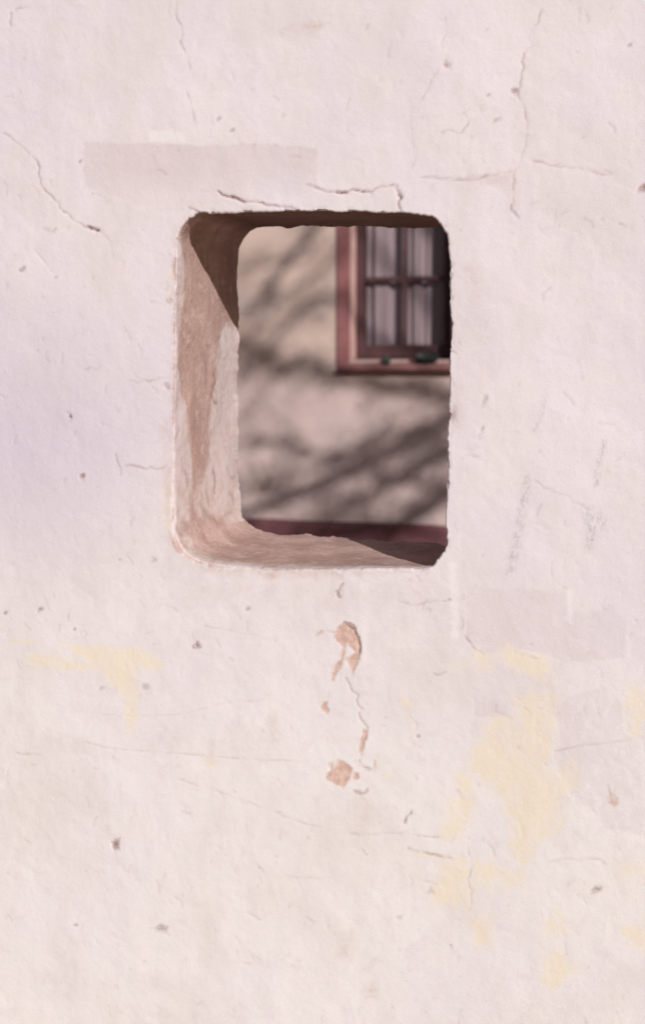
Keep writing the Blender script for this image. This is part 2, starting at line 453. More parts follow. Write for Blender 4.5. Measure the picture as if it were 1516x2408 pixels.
back_rect = np.stack([np.clip(HC[0] + (lb[:, 0] - HC[0]) * 1.9, WX0, WX1), np.clip(HC[1] + (lb[:, 1] - HC[1]) * 1.7, WZ0, WZ1)], 1)
far_rect = np.stack([np.where(lb[:, 0] < gx[i0] + 1e-9, WX0, np.where(lb[:, 0] > gx[i1] - 1e-9, WX1, WX0 + (lb[:, 0] - gx[i0]) / (gx[i1] - gx[i0]) * (WX1 - WX0))),
                     np.where(lb[:, 1] < gz[j0] + 1e-9, WZ0, np.where(lb[:, 1] > gz[j1] - 1e-9, WZ1, WZ0 + (lb[:, 1] - gz[j0]) / (gz[j1] - gz[j0]) * (WZ1 - WZ0)))], 1)
edge_b = ob + rag_b + outn * rb
for f in (0.1, 0.3, 0.6, 1.0):
    prof_p.append(edge_b * (1 - f) + back_rect * f); prof_y.append(zz + THICK); prof_part.append(2)
for f in (0.3, 1.0):
    prof_p.append(back_rect * (1 - f) + far_rect * f); prof_y.append(zz + THICK); prof_part.append(2)
prof_p.append(far_rect.copy()); prof_y.append(zz + 0.004); prof_part.append(2)      # wall ends and top close the shell
base = nx * nz
prev = gid[loop[:, 0], loop[:, 1]]
# which part a reveal strip belongs to
side = np.where((otau >= 3.2) & (otau < 10.4), 1, np.where((otau >= 10.4) & (otau < 18.6), 3, np.where((otau >= 18.6) & (otau < 25.2), 2, 4)))
for k, (p, y, pt) in enumerate(zip(prof_p, prof_y, prof_part)):
    ids = base + k * NU + np.arange(NU)
    verts.append(np.stack([p[:, 0], y, p[:, 1]], 1))
    q = np.stack([prev, np.roll(prev, -1), np.roll(ids, -1), ids], 1)
    quads.append(q)
    qpart.append(np.full(NU, 0) if pt == 0 else (side.copy() if pt == 1 else np.full(NU, 5)))
    prev = ids
V = np.concatenate(verts); Q = np.concatenate(quads); QP = np.concatenate(qpart)
def vnormals(V, Q):
    n = np.cross(V[Q[:, 2]] - V[Q[:, 0]], V[Q[:, 3]] - V[Q[:, 1]])
    out = np.zeros_like(V)
    for k in range(4):
        for c in range(3):
            out[:, c] += np.bincount(Q[:, k], n[:, c], len(V))
    return out / np.maximum(np.linalg.norm(out, axis=1), 1e-12)[:, None]
NRM = vnormals(V, Q)
NV = len(V)
yv = V[:, 1]
is_front = yv < 0.03
is_rev = (np.arange(NV) >= base + (NR + 4) * NU) & (np.arange(NV) < base + (NR + 8 + NB + 5) * NU)
frontness = np.clip(1 - yv / 0.03, 0, 1)
utau = np.zeros(NV); utau[base:] = np.tile(otau, len(prof_p))

disp = np.zeros(NV); flake = np.zeros(NV); fade = np.zeros(NV); none_ = np.zeros(NV); soffit_shade = np.zeros(NV)
yel = np.zeros(NV); bare = np.zeros(NV); dirt = np.zeros(NV); crack = np.zeros(NV)
patch = np.zeros(NV); grey = np.zeros(NV); white = np.zeros(NV); lilac = np.zeros(NV)
XZ = V[:, [0, 2]]
rng = random.Random(11)

def to_wall(pts): return np.array([on_y(x, y, 0)[[0, 2]] for x, y in pts])
def near(pts, pad, sel):
    lo, hi = pts.min(0) - pad, pts.max(0) + pad
    return np.nonzero(sel & (XZ[:, 0] > lo[0]) & (XZ[:, 0] < hi[0]) & (XZ[:, 1] > lo[1]) & (XZ[:, 1] < hi[1]))[0]
def jag(pts, amt, levels=2):
    for _ in range(levels):
        out = []
        for a, b in zip(pts, pts[1:]):
            m = (a + b) / 2; d = b - a
            out += [a, m + np.array([-d[1], d[0]]) * rng.uniform(-amt, amt)]
        pts = np.array(out + [pts[-1]])
    return pts
def smax(A, idx, val): A[idx] = np.maximum(A[idx], val)
FS = is_front & (yv > -1)
def line_mark(pts_px, width=2.0, depth=0.8, tone=0.6, jagg=0.18, lip=0.0):
    lip *= 0.25
    """a crack or scratch: width and depth in mm, tone = how dark the dirt in it is"""
    pts = jag(to_wall(pts_px), jagg)
    if jagg <= 0.06: tone *= 0.55
    depth *= 0.45 if tone < 0.5 else 0.6
    if tone >= 0.5: width *= 0.85
    w = width / 1000.0
    idx = near(pts, w * 6 + 0.006, FS)
    if not len(idx): return
    d = seg_dist(XZ[idx], pts)
    var = np.clip(0.62 + 0.75 * noise2(XZ[idx, 0], XZ[idx, 1], 0.022, 31, 3), 0.55 if tone >= 0.65 else 0.05, 1.5)
    e = np.exp(-(d / w) ** 2)
    disp[idx] -= depth / 1000 * e * var
    smax(crack, idx, tone * e * np.clip(var, 0.15, 1.3))
    if lip:
        # one side of the crack stands a little proud
        c = pts[0]; t = pts[-1] - pts[0]; t /= np.linalg.norm(t)
        s = (XZ[idx] - c) @ np.array([-t[1], t[0]])
        disp[idx] += lip / 1000 * np.exp(-(d / 0.012) ** 2) * (s > 0)
def poly_mark(A, pts_px, soft=12, strength=1.0, pts=None, sel=None, depth=0.0, coords=None):
    P = to_wall(pts_px) if pts is None else pts
    w = soft * PXM
    if coords is None:
        idx = near(P, w, FS if sel is None else sel); XY = XZ[idx]
    else:
        lo, hi = P.min(0) - w, P.max(0) + w
        idx = np.nonzero(sel & (coords[:, 0] > lo[0]) & (coords[:, 0] < hi[0]) & (coords[:, 1] > lo[1]) & (coords[:, 1] < hi[1]))[0]; XY = coords[idx]
    if not len(idx): return
    d = seg_dist(XY, P, True); s = np.where(inside(XY, P), d, -d)
    m = np.clip(0.5 + s / (2 * w), 0, 1)
    if A is not None: smax(A, idx, np.clip(m - (1 - strength) * 0.5, 0, 1))
    if depth:
        e = noise2(XY[:, 0], XY[:, 1], 0.008, 77, 3) * 0.002
        disp[idx] -= depth / 1000 * np.clip((s + e) / 0.002 + 0.5, 0, 1)
def pit(px, py, r, depth=3.0, tone=0.9, el=1.2, rot=0.4):
    c = to_wall([(px, py)])[0]; r = r * PXM * 1.15
    idx = near(np.array([c, c]), r * 3 + 0.008, FS)
    if not len(idx): return
    d = XZ[idx] - c
    a = d[:, 0] * math.cos(rot) + d[:, 1] * math.sin(rot); b = -d[:, 0] * math.sin(rot) + d[:, 1] * math.cos(rot)
    q = np.sqrt((a / el) ** 2 + (b * el) ** 2) * (1 + 0.35 * noise2(XZ[idx, 0], XZ[idx, 1], 0.006, 3, 2))
    e = np.exp(-(q / r) ** 4)
    disp[idx] -= 0.5 * depth / 1000 * e; smax(crack, idx, tone * 0.85 * e)

# --- undulation of the hand-laid plaster
x, z = XZ[:, 0], XZ[:, 1]
und = noise2(x, z, 0.42, 1, 2) * 0.0030 + noise2(x, z, 0.12, 2, 2) * 0.0011 + noise2(x, z, 0.035, 3, 3) * 0.00030
und += noise2(x * 4.0, z * 0.5, 0.05, 4, 2) * 0.00005                                     # brushed upwards
und += np.abs(noise2(x, z, 0.055, 14, 3)) * 0.0003
disp += und * frontness
rv = is_rev & ~(yv < 0.001)
p3 = V[rv]
n3 = vnoise(p3[:, 0] / 0.09, p3[:, 1] / 0.09, p3[:, 2] / 0.09, 40) * 0.0026 + vnoise(p3[:, 0] / 0.025, p3[:, 1] / 0.025, p3[:, 2] / 0.025, 41) * 0.0005 \
    + vnoise(p3[:, 0] / 0.009, p3[:, 1] / 0.009, p3[:, 2] / 0.007, 42) * 0.00035
disp[rv] += n3 * np.clip(p3[:, 1] / 0.02, 0, 1) * (1 - 0.45 * np.clip((p3[:, 1] - THICK + 0.03) / 0.03, 0, 1))

# --- small breaks along the arris of the opening
k0, k1 = base + (NR - 2) * NU, base + (NR + 14) * NU
ar = np.arange(k0, k1); pa = V[ar]
ch = vnoise(pa[:, 0] / 0.016, pa[:, 1] / 0.012, pa[:, 2] / 0.016, 50) + 0.5 * vnoise(pa[:, 0] / 0.006, pa[:, 1] / 0.006, pa[:, 2] / 0.006, 51)
row = np.repeat(np.arange(NR - 2, NR + 14), NU)
bell = np.exp(-((row - (NR + 4)) / 4.5) ** 2)
chip = np.clip((ch - 0.28) / 0.12, 0, 1) * bell
chip *= np.tile(np.interp(otau, [0, 1.5, 3, 19, 20.5, 29, 30], [0.3, 0.6, 1, 0.5, 0.35, 0.3, 0.3]), 16)
disp[ar] -= 0.0026 * chip
worn_side = np.tile(np.interp(otau, [0, 1.5, 3, 19.5, 21, 29, 30], [0.85, 0.6, 0, 0, 0.85, 0.85, 0.85]), 16)
wear = np.exp(-((row - (NR + 3)) / 5.0) ** 2) * worn_side * np.clip(0.85 + 0.35 * vnoise(pa[:, 0] / 0.04, pa[:, 1] / 0.04, pa[:, 2] / 0.04, 52), 0, 1)
dirt[ar] = np.maximum(dirt[ar], np.maximum(0.7 * chip, wear)); bare[ar] = np.maximum(bare[ar], 0.82 * wear)
# --- cracks and scratches
Z5 = lambda L: [(a / 2.0005, b / 2.0005) for a, b in L]                      # the enlargements they were measured on
Z6 = lambda L: [(758.5 + a / 2.0005, b / 2.0005) for a, b in L]
Z3 = lambda L: [(a / 2.0005, 1349.6 + b / 2.0005) for a, b in L]
Z4 = lambda L: [(758.5 + a / 2.0005, 1349.6 + b / 2.0005) for a, b in L]
Z8 = lambda L: [(758.5 + a / 2.0005, 1846.6 + b / 2.0005) for a, b in L]
Z9 = lambda L: [(a / 2.0005, 1846.6 + b / 2.0005) for a, b in L]
ZL = lambda L: [(a / 2.8255, 497.2 + b / 2.8255) for a, b in L]
ZR = lambda L: [(1051.1 + a / 2.7127, 497.2 + b / 2.7127) for a, b in L]
Z7 = lambda L: [(681.8 + a / 3.990, 1313.9 + b / 3.990) for a, b in L]
line_mark([(512, 449), (524, 458), (540, 463), (556, 466), (573, 475), (594, 474), (617, 476), (650, 483), (684, 486), (698, 495)], 1.9, 2.6, 0.75, 0.14, 0.9)
line_mark([(540, 463), (556, 466), (573, 475)], 2.4, 3.0, 0.95, 0.1)
line_mark([(444, 488), (459, 495), (470, 500)], 2.2, 3, 0.85)
line_mark([(722, 434), (745, 442), (758, 446), (788, 451), (813, 452), (823, 446), (848, 450), (873, 451), (891, 439), (923, 434), (933, 445), (943, 467), (937, 473), (942, 494)], 1.9, 2.8, 0.7, 0.12, 1.1)
line_mark([(790, 451), (813, 452)], 2.3, 3.2, 0.95, 0.1); line_mark([(852, 450), (873, 452)], 2.1, 3.2, 0.95, 0.1)
line_mark([(931, 436), (935, 450), (943, 467)], 2.2, 3.0, 0.9, 0.1)
line_mark(Z6([(1035, 40), (1015, 100), (985, 140), (972, 175), (985, 215), (945, 250), (945, 320), (935, 370), (918, 420), (920, 455), (945, 495), (965, 580), (955, 650), (945, 710), (932, 750), (925, 775), (900, 805)]), 1.7, 1.6, 0.36)
line_mark(Z6([(900, 805), (905, 850), (890, 900), (895, 950), (885, 985), (905, 1000), (920, 1025)]), 2.0, 1.8, 0.40)
line_mark(Z6([(900, 803), (840, 808), (790, 823), (740, 838), (640, 842), (540, 835), (440, 822)]), 2.0, 1.4, 0.34, 0.1, 0.9)
line_mark(Z6([(932, 745), (990, 758), (1070, 778), (1160, 790), (1290, 815), (1380, 845), (1440, 880), (1490, 900)]), 1.9, 1.4, 0.30, 0.1, -0.8)
line_mark(Z6([(575, 80), (570, 180), (565, 230), (555, 300), (540, 340), (510, 375), (490, 430), (465, 470)]), 1.7, 0.9, 0.22)
line_mark(Z6([(410, 545), (420, 620), (430, 700), (420, 800)]), 1.7, 0.7, 0.14)
line_mark(Z6([(725, 545), (718, 517), (690, 512), (660, 530), (682, 560), (680, 590), (655, 625), (560, 625)]), 1.8, 0.9, 0.25)
line_mark(Z5([(15, 625), (75, 668), (120, 705), (160, 745), (185, 785), (190, 840), (225, 910), (275, 950), (300, 995), (335, 1025), (380, 1050), (430, 1072), (460, 1080)]), 1.8, 1.7, 0.42)
line_mark(Z5([(412, 1066), (430, 1075), (448, 1078), (464, 1082)]), 2.6, 3.4, 1.0)
line_mark(ZL([(655, 125), (700, 170), (740, 230), (750, 300)]), 1.7, 0.8, 0.18)
line_mark(Z5([(828, 0), (838, 100), (848, 190), (865, 240), (885, 290), (895, 320)]), 1.8, 1.2, 0.28)
line_mark(Z5([(848, 190), (858, 220), (870, 245)]), 2.1, 1.6, 0.5)
line_mark(Z5([(880, 430), (905, 520), (930, 610)]), 2.2, 0.8, 0.15, 0.08, 1.0)
line_mark(Z5([(50, 60), (45, 90), (40, 140)]), 2.2, 1.5, 0.45); line_mark(Z5([(20, 455), (40, 450)]), 2.5, 1.5, 0.4)
line_mark(Z5([(70, 45), (130, 30), (190, 50)]), 2.4, 0.9, 0.22)
line_mark(Z5([(720, 730), (735, 800), (780, 820)]), 2.2, 0.7, 0.22); line_mark(Z5([(430, 910), (470, 912), (510, 935)]), 2.0, 0.8, 0.3)
line_mark(Z5([(205, 1075), (245, 1085), (262, 1075)]), 2.0, 0.9, 0.3)
line_mark(ZL([(285, 112), (320, 128), (360, 132)]), 2.0, 0.9, 0.25); line_mark(ZL([(215, 240), (270, 310), (325, 380), (345, 405)]), 2.0, 1.2, 0.25, 0.04, -0.8)
line_mark(ZL([(395, 1350), (405, 1400), (430, 1420), (460, 1405), (465, 1365), (440, 1330)]), 2.2, 0.9, 0.28); line_mark(ZL([(462, 1358), (468, 1370)]), 2.8, 2, 0.85)
line_mark(ZL([(492, 1590), (488, 1650), (492, 1690)]), 1.9, 1.0, 0.2); line_mark(ZL([(765, 1615), (775, 1660), (795, 1700), (800, 1750)]), 1.9, 1.3, 0.42)
line_mark(ZL([(915, 880), (930, 940), (935, 985)]), 2.1, 1.0, 0.28); line_mark(ZL([(560, 1052), (620, 1045), (665, 1035)]), 2.4, 0.9, 0.24)
line_mark(ZL([(1000, 600), (1060, 612), (1115, 608)]), 1.9, 0.9, 0.25); line_mark(ZL([(860, 1125), (960, 1118), (1040, 1115), (1130, 1105)]), 2.0, 1.0, 0.3)
line_mark(ZL([(835, 1690), (900, 1692), (1000, 1698), (1100, 1690), (1160, 1640), (1205, 1635)]), 2.2, 1.0, 0.34)
line_mark(ZL([(970, 1850), (1015, 1885)]), 2.0, 0.9, 0.25); line_mark(ZL([(835, 2280), (880, 2345)]), 2.0, 0.9, 0.25); line_mark(ZL([(1010, 2300), (1035, 2318)]), 2.4, 1.2, 0.5)
line_mark(ZL([(1145, 2200), (1175, 2245)]), 3.0, 1.5, 0.5); line_mark(ZL([(305, 935), (308, 980), (330, 995)]), 2.4, 0.8, 0.28)
line_mark(ZR([(1100, 75), (1180, 120), (1262, 138)]), 2.4, 1.2, 0.3); line_mark(ZR([(800, 860), (830, 960), (860, 1080)]), 1.8, 0.7, 0.13)
line_mark(ZR([(560, 1720), (680, 1790), (800, 1860), (880, 1890)]), 2.0, 0.8, 0.16); line_mark(ZR([(20, 890), (45, 895), (60, 905)]), 2.2, 1.2, 0.5)
line_mark(ZR([(30, 200), (60, 280), (50, 330)]), 2.0, 1.0, 0.3); line_mark(ZR([(90, 1580), (200, 1565)]), 2.2, 0.9, 0.22)
line_mark(Z3([(210, 725), (300, 758), (400, 790), (520, 820), (640, 832), (780, 842), (940, 855), (1080, 868), (1230, 880), (1440, 892)]), 1.8, 0.9, 0.28, 0.03)
line_mark(Z3([(70, 842), (130, 848), (195, 850)]), 2.2, 0.9, 0.32, 0.05); line_mark(Z3([(480, 665), (740, 668), (900, 650), (1010, 620), (1120, 598), (1180, 600)]), 1.8, 0.7, 0.2, 0.04)
line_mark(Z3([(960, 245), (1100, 268), (1210, 290)]), 1.8, 0.8, 0.25, 0.04); line_mark(Z3([(745, 110), (770, 150), (830, 180)]), 1.8, 0.7, 0.18)
line_mark(Z3([(305, 298), (365, 302)]), 2.2, 0.8, 0.3); line_mark(Z3([(320, 165), (322, 220)]), 1.9, 0.8, 0.22); line_mark(Z3([(840, 965), (960, 1010), (1080, 1045), (1230, 1100), (1320, 1125)]), 2.0, 0.8, 0.24, 0.05)
line_mark(Z4([(355, 125), (410, 145), (450, 145), (500, 135), (570, 128), (600, 120)]), 1.8, 1.3, 0.42, 0.15); line_mark(Z4([(490, 165), (505, 172)]), 2.2, 1, 0.35)
line_mark(Z4([(670, 290), (700, 330), (720, 355), (760, 380)]), 1.9, 1.3, 0.45); line_mark(Z4([(645, 195), (650, 260)]), 2.0, 0.9, 0.26)
line_mark(Z4([(900, 365), (950, 378), (1040, 388)]), 2.0, 1.0, 0.34); line_mark(Z4([(1090, 835), (1240, 805), (1350, 795), (1440, 780), (1510, 772)]), 2.0, 1.0, 0.34, 0.04)
line_mark(Z4([(525, 470), (580, 460)]), 2.0, 0.9, 0.3); line_mark(Z4([(1145, 232), (1160, 245)]), 2.2, 1.2, 0.4)
line_mark(Z4([(815, 620), (812, 650), (850, 660), (890, 690)]), 1.9, 0.9, 0.28); line_mark(Z4([(635, 1020), (650, 1055), (685, 1070)]), 2.0, 1.0, 0.34)
line_mark(Z4([(1340, 1000), (1385, 1060), (1380, 1090)]), 2.2, 1.1, 0.4); line_mark(Z4([(150, 880), (180, 910), (215, 930), (240, 940)]), 2.2, 1.2, 0.5); line_mark(Z4([(245, 880), (240, 930)]), 2.2, 1.2, 0.45)
line_mark(Z4([(265, 860), (320, 900)]), 1.9, 0.8, 0.25); line_mark(Z4([(410, 930), (440, 980)]), 2.0, 0.8, 0.22)
line_mark(Z8([(60, 225), (250, 235), (430, 240), (540, 250)]), 2.4, 0.9, 0.3, 0.06); line_mark(Z8([(400, 300), (470, 318), (540, 335), (610, 350)]), 2.4, 1.2, 0.45, 0.12)
line_mark(Z8([(385, 180), (395, 150), (415, 125)]), 2.4, 1.3, 0.55); line_mark(Z8([(150, 35), (175, 45), (200, 40)]), 2.4, 1.3, 0.5); line_mark(Z8([(600, 755), (625, 790), (635, 830)]), 2.2, 1.2, 0.42)
line_mark(Z8([(680, 300), (695, 400), (700, 500), (690, 590)]), 2.0, 0.9, 0.26); line_mark(Z8([(180, 300), (205, 330)]), 2.2, 0.9, 0.3); line_mark(Z8([(640, 1120), (650, 1060)]), 2.0, 0.8, 0.25)
line_mark(Z8([(1130, 700), (1145, 800)]), 2.0, 0.8, 0.22); line_mark(Z8([(1060, 360), (1200, 355), (1330, 370)]), 2.2, 0.7, 0.18)
line_mark(Z9([(1085, 700), (1130, 745), (1175, 800), (1195, 830)]), 1.9, 1.0, 0.30, 0.05); line_mark(Z9([(1170, 790), (1230, 832)]), 1.9, 0.8, 0.2, 0.05)
line_mark(Z9([(50, 232), (110, 250), (150, 275)]), 2.0, 0.9, 0.28, 0.05); line_mark(Z9([(290, 340), (380, 365), (430, 395), (475, 415)]), 1.9, 0.8, 0.22, 0.05); line_mark(Z9([(1345, 430), (1420, 440), (1516, 440)]), 2.2, 0.8, 0.25, 0.05)
line_mark(Z9([(1075, 50), (1180, 95), (1290, 130), (1400, 175), (1510, 200)]), 2.0, 0.8, 0.24, 0.05); line_mark(Z9([(1200, 360), (1240, 410)]), 2.2, 0.8, 0.25)
line_mark(Z7([(495, 235), (470, 280), (445, 305), (438, 345), (462, 362)]), 2.6, 2.0, 0.75); line_mark(Z7([(430, 310), (445, 345)]), 3.0, 2.5, 0.7)
line_mark(Z7([(500, 598), (515, 605), (555, 640), (600, 660), (612, 700), (640, 760), (650, 830), (650, 880), (640, 930), (650, 945)]), 1.9, 2.6, 0.85, 0.12)
line_mark(Z7([(520, 600), (575, 612), (615, 660)]), 1.6, 1.8, 0.6, 0.12)
line_mark(Z7([(640, 740), (652, 830), (648, 900)]), 2.2, 3.0, 0.95, 0.08)
line_mark(Z7([(520, 1125), (560, 1190), (585, 1250), (635, 1290)]), 1.9, 2.6, 0.85, 0.1); line_mark(Z7([(635, 1290), (620, 1330), (630, 1370), (672, 1412)]), 1.8, 2.4, 0.75, 0.1)
line_mark(Z7([(645, 1450), (655, 1510), (700, 1560), (722, 1590), (714, 1660), (705, 1700)]), 1.9, 2.4, 0.75, 0.1)
line_mark(Z7([(645, 1900), (680, 1960), (740, 1980), (790, 2000)]), 2.2, 1.4, 0.45); line_mark(Z7([(785, 1900), (795, 1950), (815, 1975)]), 2.0, 1.4, 0.5); line_mark(Z7([(600, 2180), (680, 2210), (720, 2170)]), 2.6, 1.2, 0.4)
line_mark(Z7([(355, 1260), (362, 1290), (345, 1340)]), 2.0, 1.0, 0.35); line_mark(Z7([(230, 690), (330, 680), (410, 692)]), 1.8, 0.7, 0.22)
# --- pits and stone heads
for a in [(460, 1520, 8, 4, .95), (272, 1987, 11, 5, .95, 1.35, 1.5), (380, 2183, 12, 1.5, .55, 1.3, .3), (1400, 2093, 9, 3, .7, 1.4, .5), (191, 1121, 6, 4, .9),
          (1208, 213, 6, 3, .75), (1511, 443, 9, 4, .95, 1.4, .8), (1049, 152, 8, 2, .4, 1.3, 2.2), (92, 1434, 6, 3, .75), (174, 1481, 4, 3, .75), (11, 1442, 5, 2, .6),
          (52, 632, 6, 2.5, .65, 1.5, .4), (128, 652, 4, 2, .4), (582, 1433, 5, 2, .5), (238, 1619, 6, 1.5, .35), (179, 2176, 4, 2, .55), (1146, 224, 4, 1.5, .4),
          (1165, 282, 5, 2, .4), (513, 280, 5, 1.5, .4), (546, 306, 5, 1.8, .5), (188, 378, 4, 2, .5), (1478, 106, 5, 2, .5), (982, 1734, 4, 2, .5), (1139, 940, 8, 1.6, .4, 1.5, 1.2),
          (1133, 1008, 5, 1.6, .4, 1.5, 1.2), (360, 1320, 5, 1.6, .3), (280, 1318, 4, 1.6, .25), (430, 1000, 5, 1.6, .3), (342, 1615, 7, 1.5, .4), (1062, 976, 10, 2, .35, 1.3, 1.4),
          (392, 908, 8, 2, .35, 1.4, 2.4), (396, 706, 6, 2, .4), (1012, 2100, 7, 1.5, .3), (938, 2160, 7, 1.5, .25), (1390, 1270, 3, 2, .5)]:
    pit(*a)
poly_mark(flake, [(388, 904), (398, 908), (402, 916), (392, 916)], 8, 0.62); poly_mark(flake, [(1058, 968), (1068, 968), (1068, 984), (1060, 986)], 9, 0.6)
# --- plaster that has flaked to the brown coat
for P in ([(500, 600), (560, 612), (600, 662), (640, 750), (655, 830), (650, 900), (635, 980), (600, 1060), (590, 1105), (583, 1040), (540, 985), (522, 940), (560, 925), (602, 880), (565, 830), (525, 800), (508, 850), (495, 930), (472, 1030), (425, 1090), (402, 1140), (393, 1100), (420, 1000), (465, 950), (483, 860), (490, 830), (430, 760), (413, 690), (450, 640)],
          [(298, 1350), (345, 1340), (338, 1390), (362, 1420), (348, 1452), (300, 1432), (288, 1400)],
          [(450, 1895), (520, 1920), (580, 1980), (562, 2040), (542, 2090), (490, 2152), (420, 2112), (338, 2082), (330, 2050), (380, 1990), (370, 1930), (385, 1915), (395, 1990), (440, 1950)],
          [(600, 2008), (640, 2018), (648, 2070), (615, 2080), (588, 2050)], [(235, 718), (290, 678), (298, 690), (270, 715)],
          [(690, 1600), (716, 1622), (692, 1720), (684, 1800), (666, 1845), (652, 1800), (664, 1700)]):
    poly_mark(flake, Z7(P), 9, 1.0, depth=0.9)
poly_mark(flake, Z4([(1340, 1010), (1380, 1050), (1390, 1080), (1370, 1110), (1340, 1080)]), 14, 0.50)
poly_mark(flake, [(1040, 145), (1055, 150), (1053, 160), (1046, 156)], 8, 0.6)
poly_mark(dirt, [(860, 2318), (878, 2312), (886, 2330), (880, 2352), (862, 2350), (852, 2336)], 16, 0.75)
poly_mark(dirt, [(655, 70), (690, 55), (740, 48), (775, 52), (750, 70), (735, 78), (700, 68)], 12, 0.42)
poly_mark(dirt, [(800, 2195), (830, 2195), (825, 2260), (790, 2250)], 30, 0.4)
# --- yellow undercoat showing
for P in (Z3([(300, 335), (420, 345), (490, 338), (580, 360), (610, 350), (680, 365), (740, 400), (775, 432), (720, 440), (650, 440), (640, 500), (652, 580), (640, 690), (615, 762), (600, 720), (590, 600), (545, 530), (500, 480), (450, 440), (400, 400)]),
          Z3([(150, 375), (250, 385), (340, 410), (450, 440), (400, 455), (250, 440), (130, 420)]),
          Z4([(900, 590), (940, 575), (1040, 570), (1100, 580), (1095, 650), (1085, 730), (1070, 830), (1050, 900), (1045, 960), (1080, 940), (1170, 880), (1192, 920), (1170, 1000), (1120, 1050), (1100, 1137), (1090, 1200), (1040, 1240), (1000, 1270), (980, 1330), (940, 1360), (900, 1330), (888, 1270), (920, 1230), (880, 1150), (850, 1080), (790, 1020), (750, 960), (710, 930), (700, 880), (730, 780), (760, 720), (800, 680), (860, 670), (910, 690)]),
          Z4([(820, 350), (870, 342), (900, 370), (1045, 390), (1048, 480), (1010, 482), (950, 460), (890, 430), (830, 380)]), Z4([(730, 378), (775, 390), (782, 425), (740, 432)]),
          Z4([(1440, 545), (1530, 535), (1530, 640), (1480, 720), (1462, 765), (1455, 700), (1430, 640), (1428, 580)]), Z4([(640, 950), (702, 960), (695, 1050), (640, 1040)]),
          Z8([(600, 80), (690, 68), (702, 130), (680, 200), (620, 240), (560, 252), (570, 200), (590, 150)]), Z8([(560, 380), (640, 358), (692, 400), (696, 500), (690, 592), (640, 550), (560, 577), (518, 560), (530, 480), (560, 430)]),
          Z8([(720, 380), (800, 368), (822, 420), (760, 472), (708, 470)]), Z8([(1050, 640), (1112, 608), (1142, 680), (1090, 702), (1048, 690)]), Z8([(1050, 800), (1100, 788), (1185, 850), (1120, 920), (1080, 955), (1038, 920), (1033, 850)]),
          Z8([(700, 640), (790, 630), (800, 740), (740, 760)]), Z8([(1400, 380), (1500, 370), (1530, 420), (1410, 430)]), Z8([(1420, 680), (1530, 650), (1530, 780), (1450, 740)]), Z8([(840, 410), (930, 400), (940, 470), (850, 490)])):
    poly_mark(yel, P, 18 if P[0][0] < 700 else 30)
poly_mark(yel, Z3([(0, 318), (80, 306), (190, 318), (100, 328)]), 10, 0.62); poly_mark(yel, Z8([(390, 300), (480, 320), (600, 345), (600, 365), (470, 345), (400, 325)]), 10, 0.7)
poly_mark(yel, Z3([(970, 870), (1010, 865), (1015, 915), (985, 920)]), 12, 0.7); poly_mark(yel, Z7([(790, 1880), (830, 1890), (840, 1940), (800, 1950)]), 10, 0.75); poly_mark(yel, Z7([(830, 2020), (960, 2030), (980, 2060), (900, 2080)]), 10, 0.68)
poly_mark(yel, Z4([(560, 420), (690, 400), (700, 440), (600, 450)]), 18, 0.6); poly_mark(yel, Z4([(360, 580), (410, 590), (420, 730), (400, 740), (390, 640)]), 14, 0.58)
poly_mark(yel, [(396, 620), (404, 620), (400, 720), (394, 720)], 10, 0.7); poly_mark(yel, [(380, 1120), (400, 1110), (398, 1240), (385, 1240)], 18, 0.6)
# --- patches brushed over in a greyer wash
for P, s in (([(196, 335), (330, 337), (480, 343), (600, 338), (745, 348), (741, 452), (640, 470), (520, 478), (380, 500), (260, 458), (195, 442)], 1.0),
             ([(1095, 1378), (1180, 1386), (1325, 1388), (1332, 1450), (1440, 1420), (1470, 1480), (1470, 1550), (1330, 1560), (1290, 1545), (1190, 1520), (1150, 1545), (1095, 1495)], 0.85),
             ([(1112, 1640), (1205, 1655), (1190, 1690), (1110, 1690)], 0.62), ([(1305, 1640), (1420, 1600), (1470, 1640), (1480, 1720), (1516, 1740), (1530, 1980), (1430, 1960), (1350, 1890), (1300, 1800)], 0.18),
             ([(1090, 402), (1210, 405), (1208, 480), (1150, 440), (1095, 430)], 0.58)):
    poly_mark(patch, P, 15, s, depth=0.2)
zf = to_wall([(400, 380), (400, 480)])[:, 1]
fade[:] = np.where(XZ[:, 1] > 1.55, np.clip((zf[0] - XZ[:, 1]) / (zf[0] - zf[1]), 0, 1), 0.50)
poly_mark(white, [(842, 1370), (864, 1370), (866, 1560), (848, 1570)], 14, 0.85); poly_mark(white, [(1054, 1320), (1074, 1320), (1082, 1500), (1062, 1500)], 14, 0.85)
poly_mark(white, [(1330, 1385), (1348, 1385), (1346, 1470), (1336, 1470)], 10, 0.8); poly_mark(white, Z5([(690, 600), (885, 610), (880, 675), (695, 672)]), 10, 0.62)
# --- grey scuffs
def scuff(pts_px, w, s):
    P = to_wall(pts_px); w *= PXM; idx = near(P, w * 3, FS)
    d = seg_dist(XZ[idx], P); smax(grey, idx, s * np.exp(-(d / w) ** 2))
scuff([(1238, 1125), (1228, 1200), (1216, 1270), (1200, 1340)], 12, 0.95); scuff([(1378, 1200), (1392, 1240), (1385, 1285)], 14, 0.85); scuff([(1408, 1215), (1420, 1240)], 14, 0.7)
scuff([(1420, 1040), (1408, 1090), (1400, 1140)], 8, 0.85); scuff([(1282, 935), (1268, 985), (1258, 1010)], 8, 0.7); scuff([(1350, 720), (1356, 700)], 5, 0.5); scuff([(1470, 1065), (1450, 1085)], 5, 0.5)
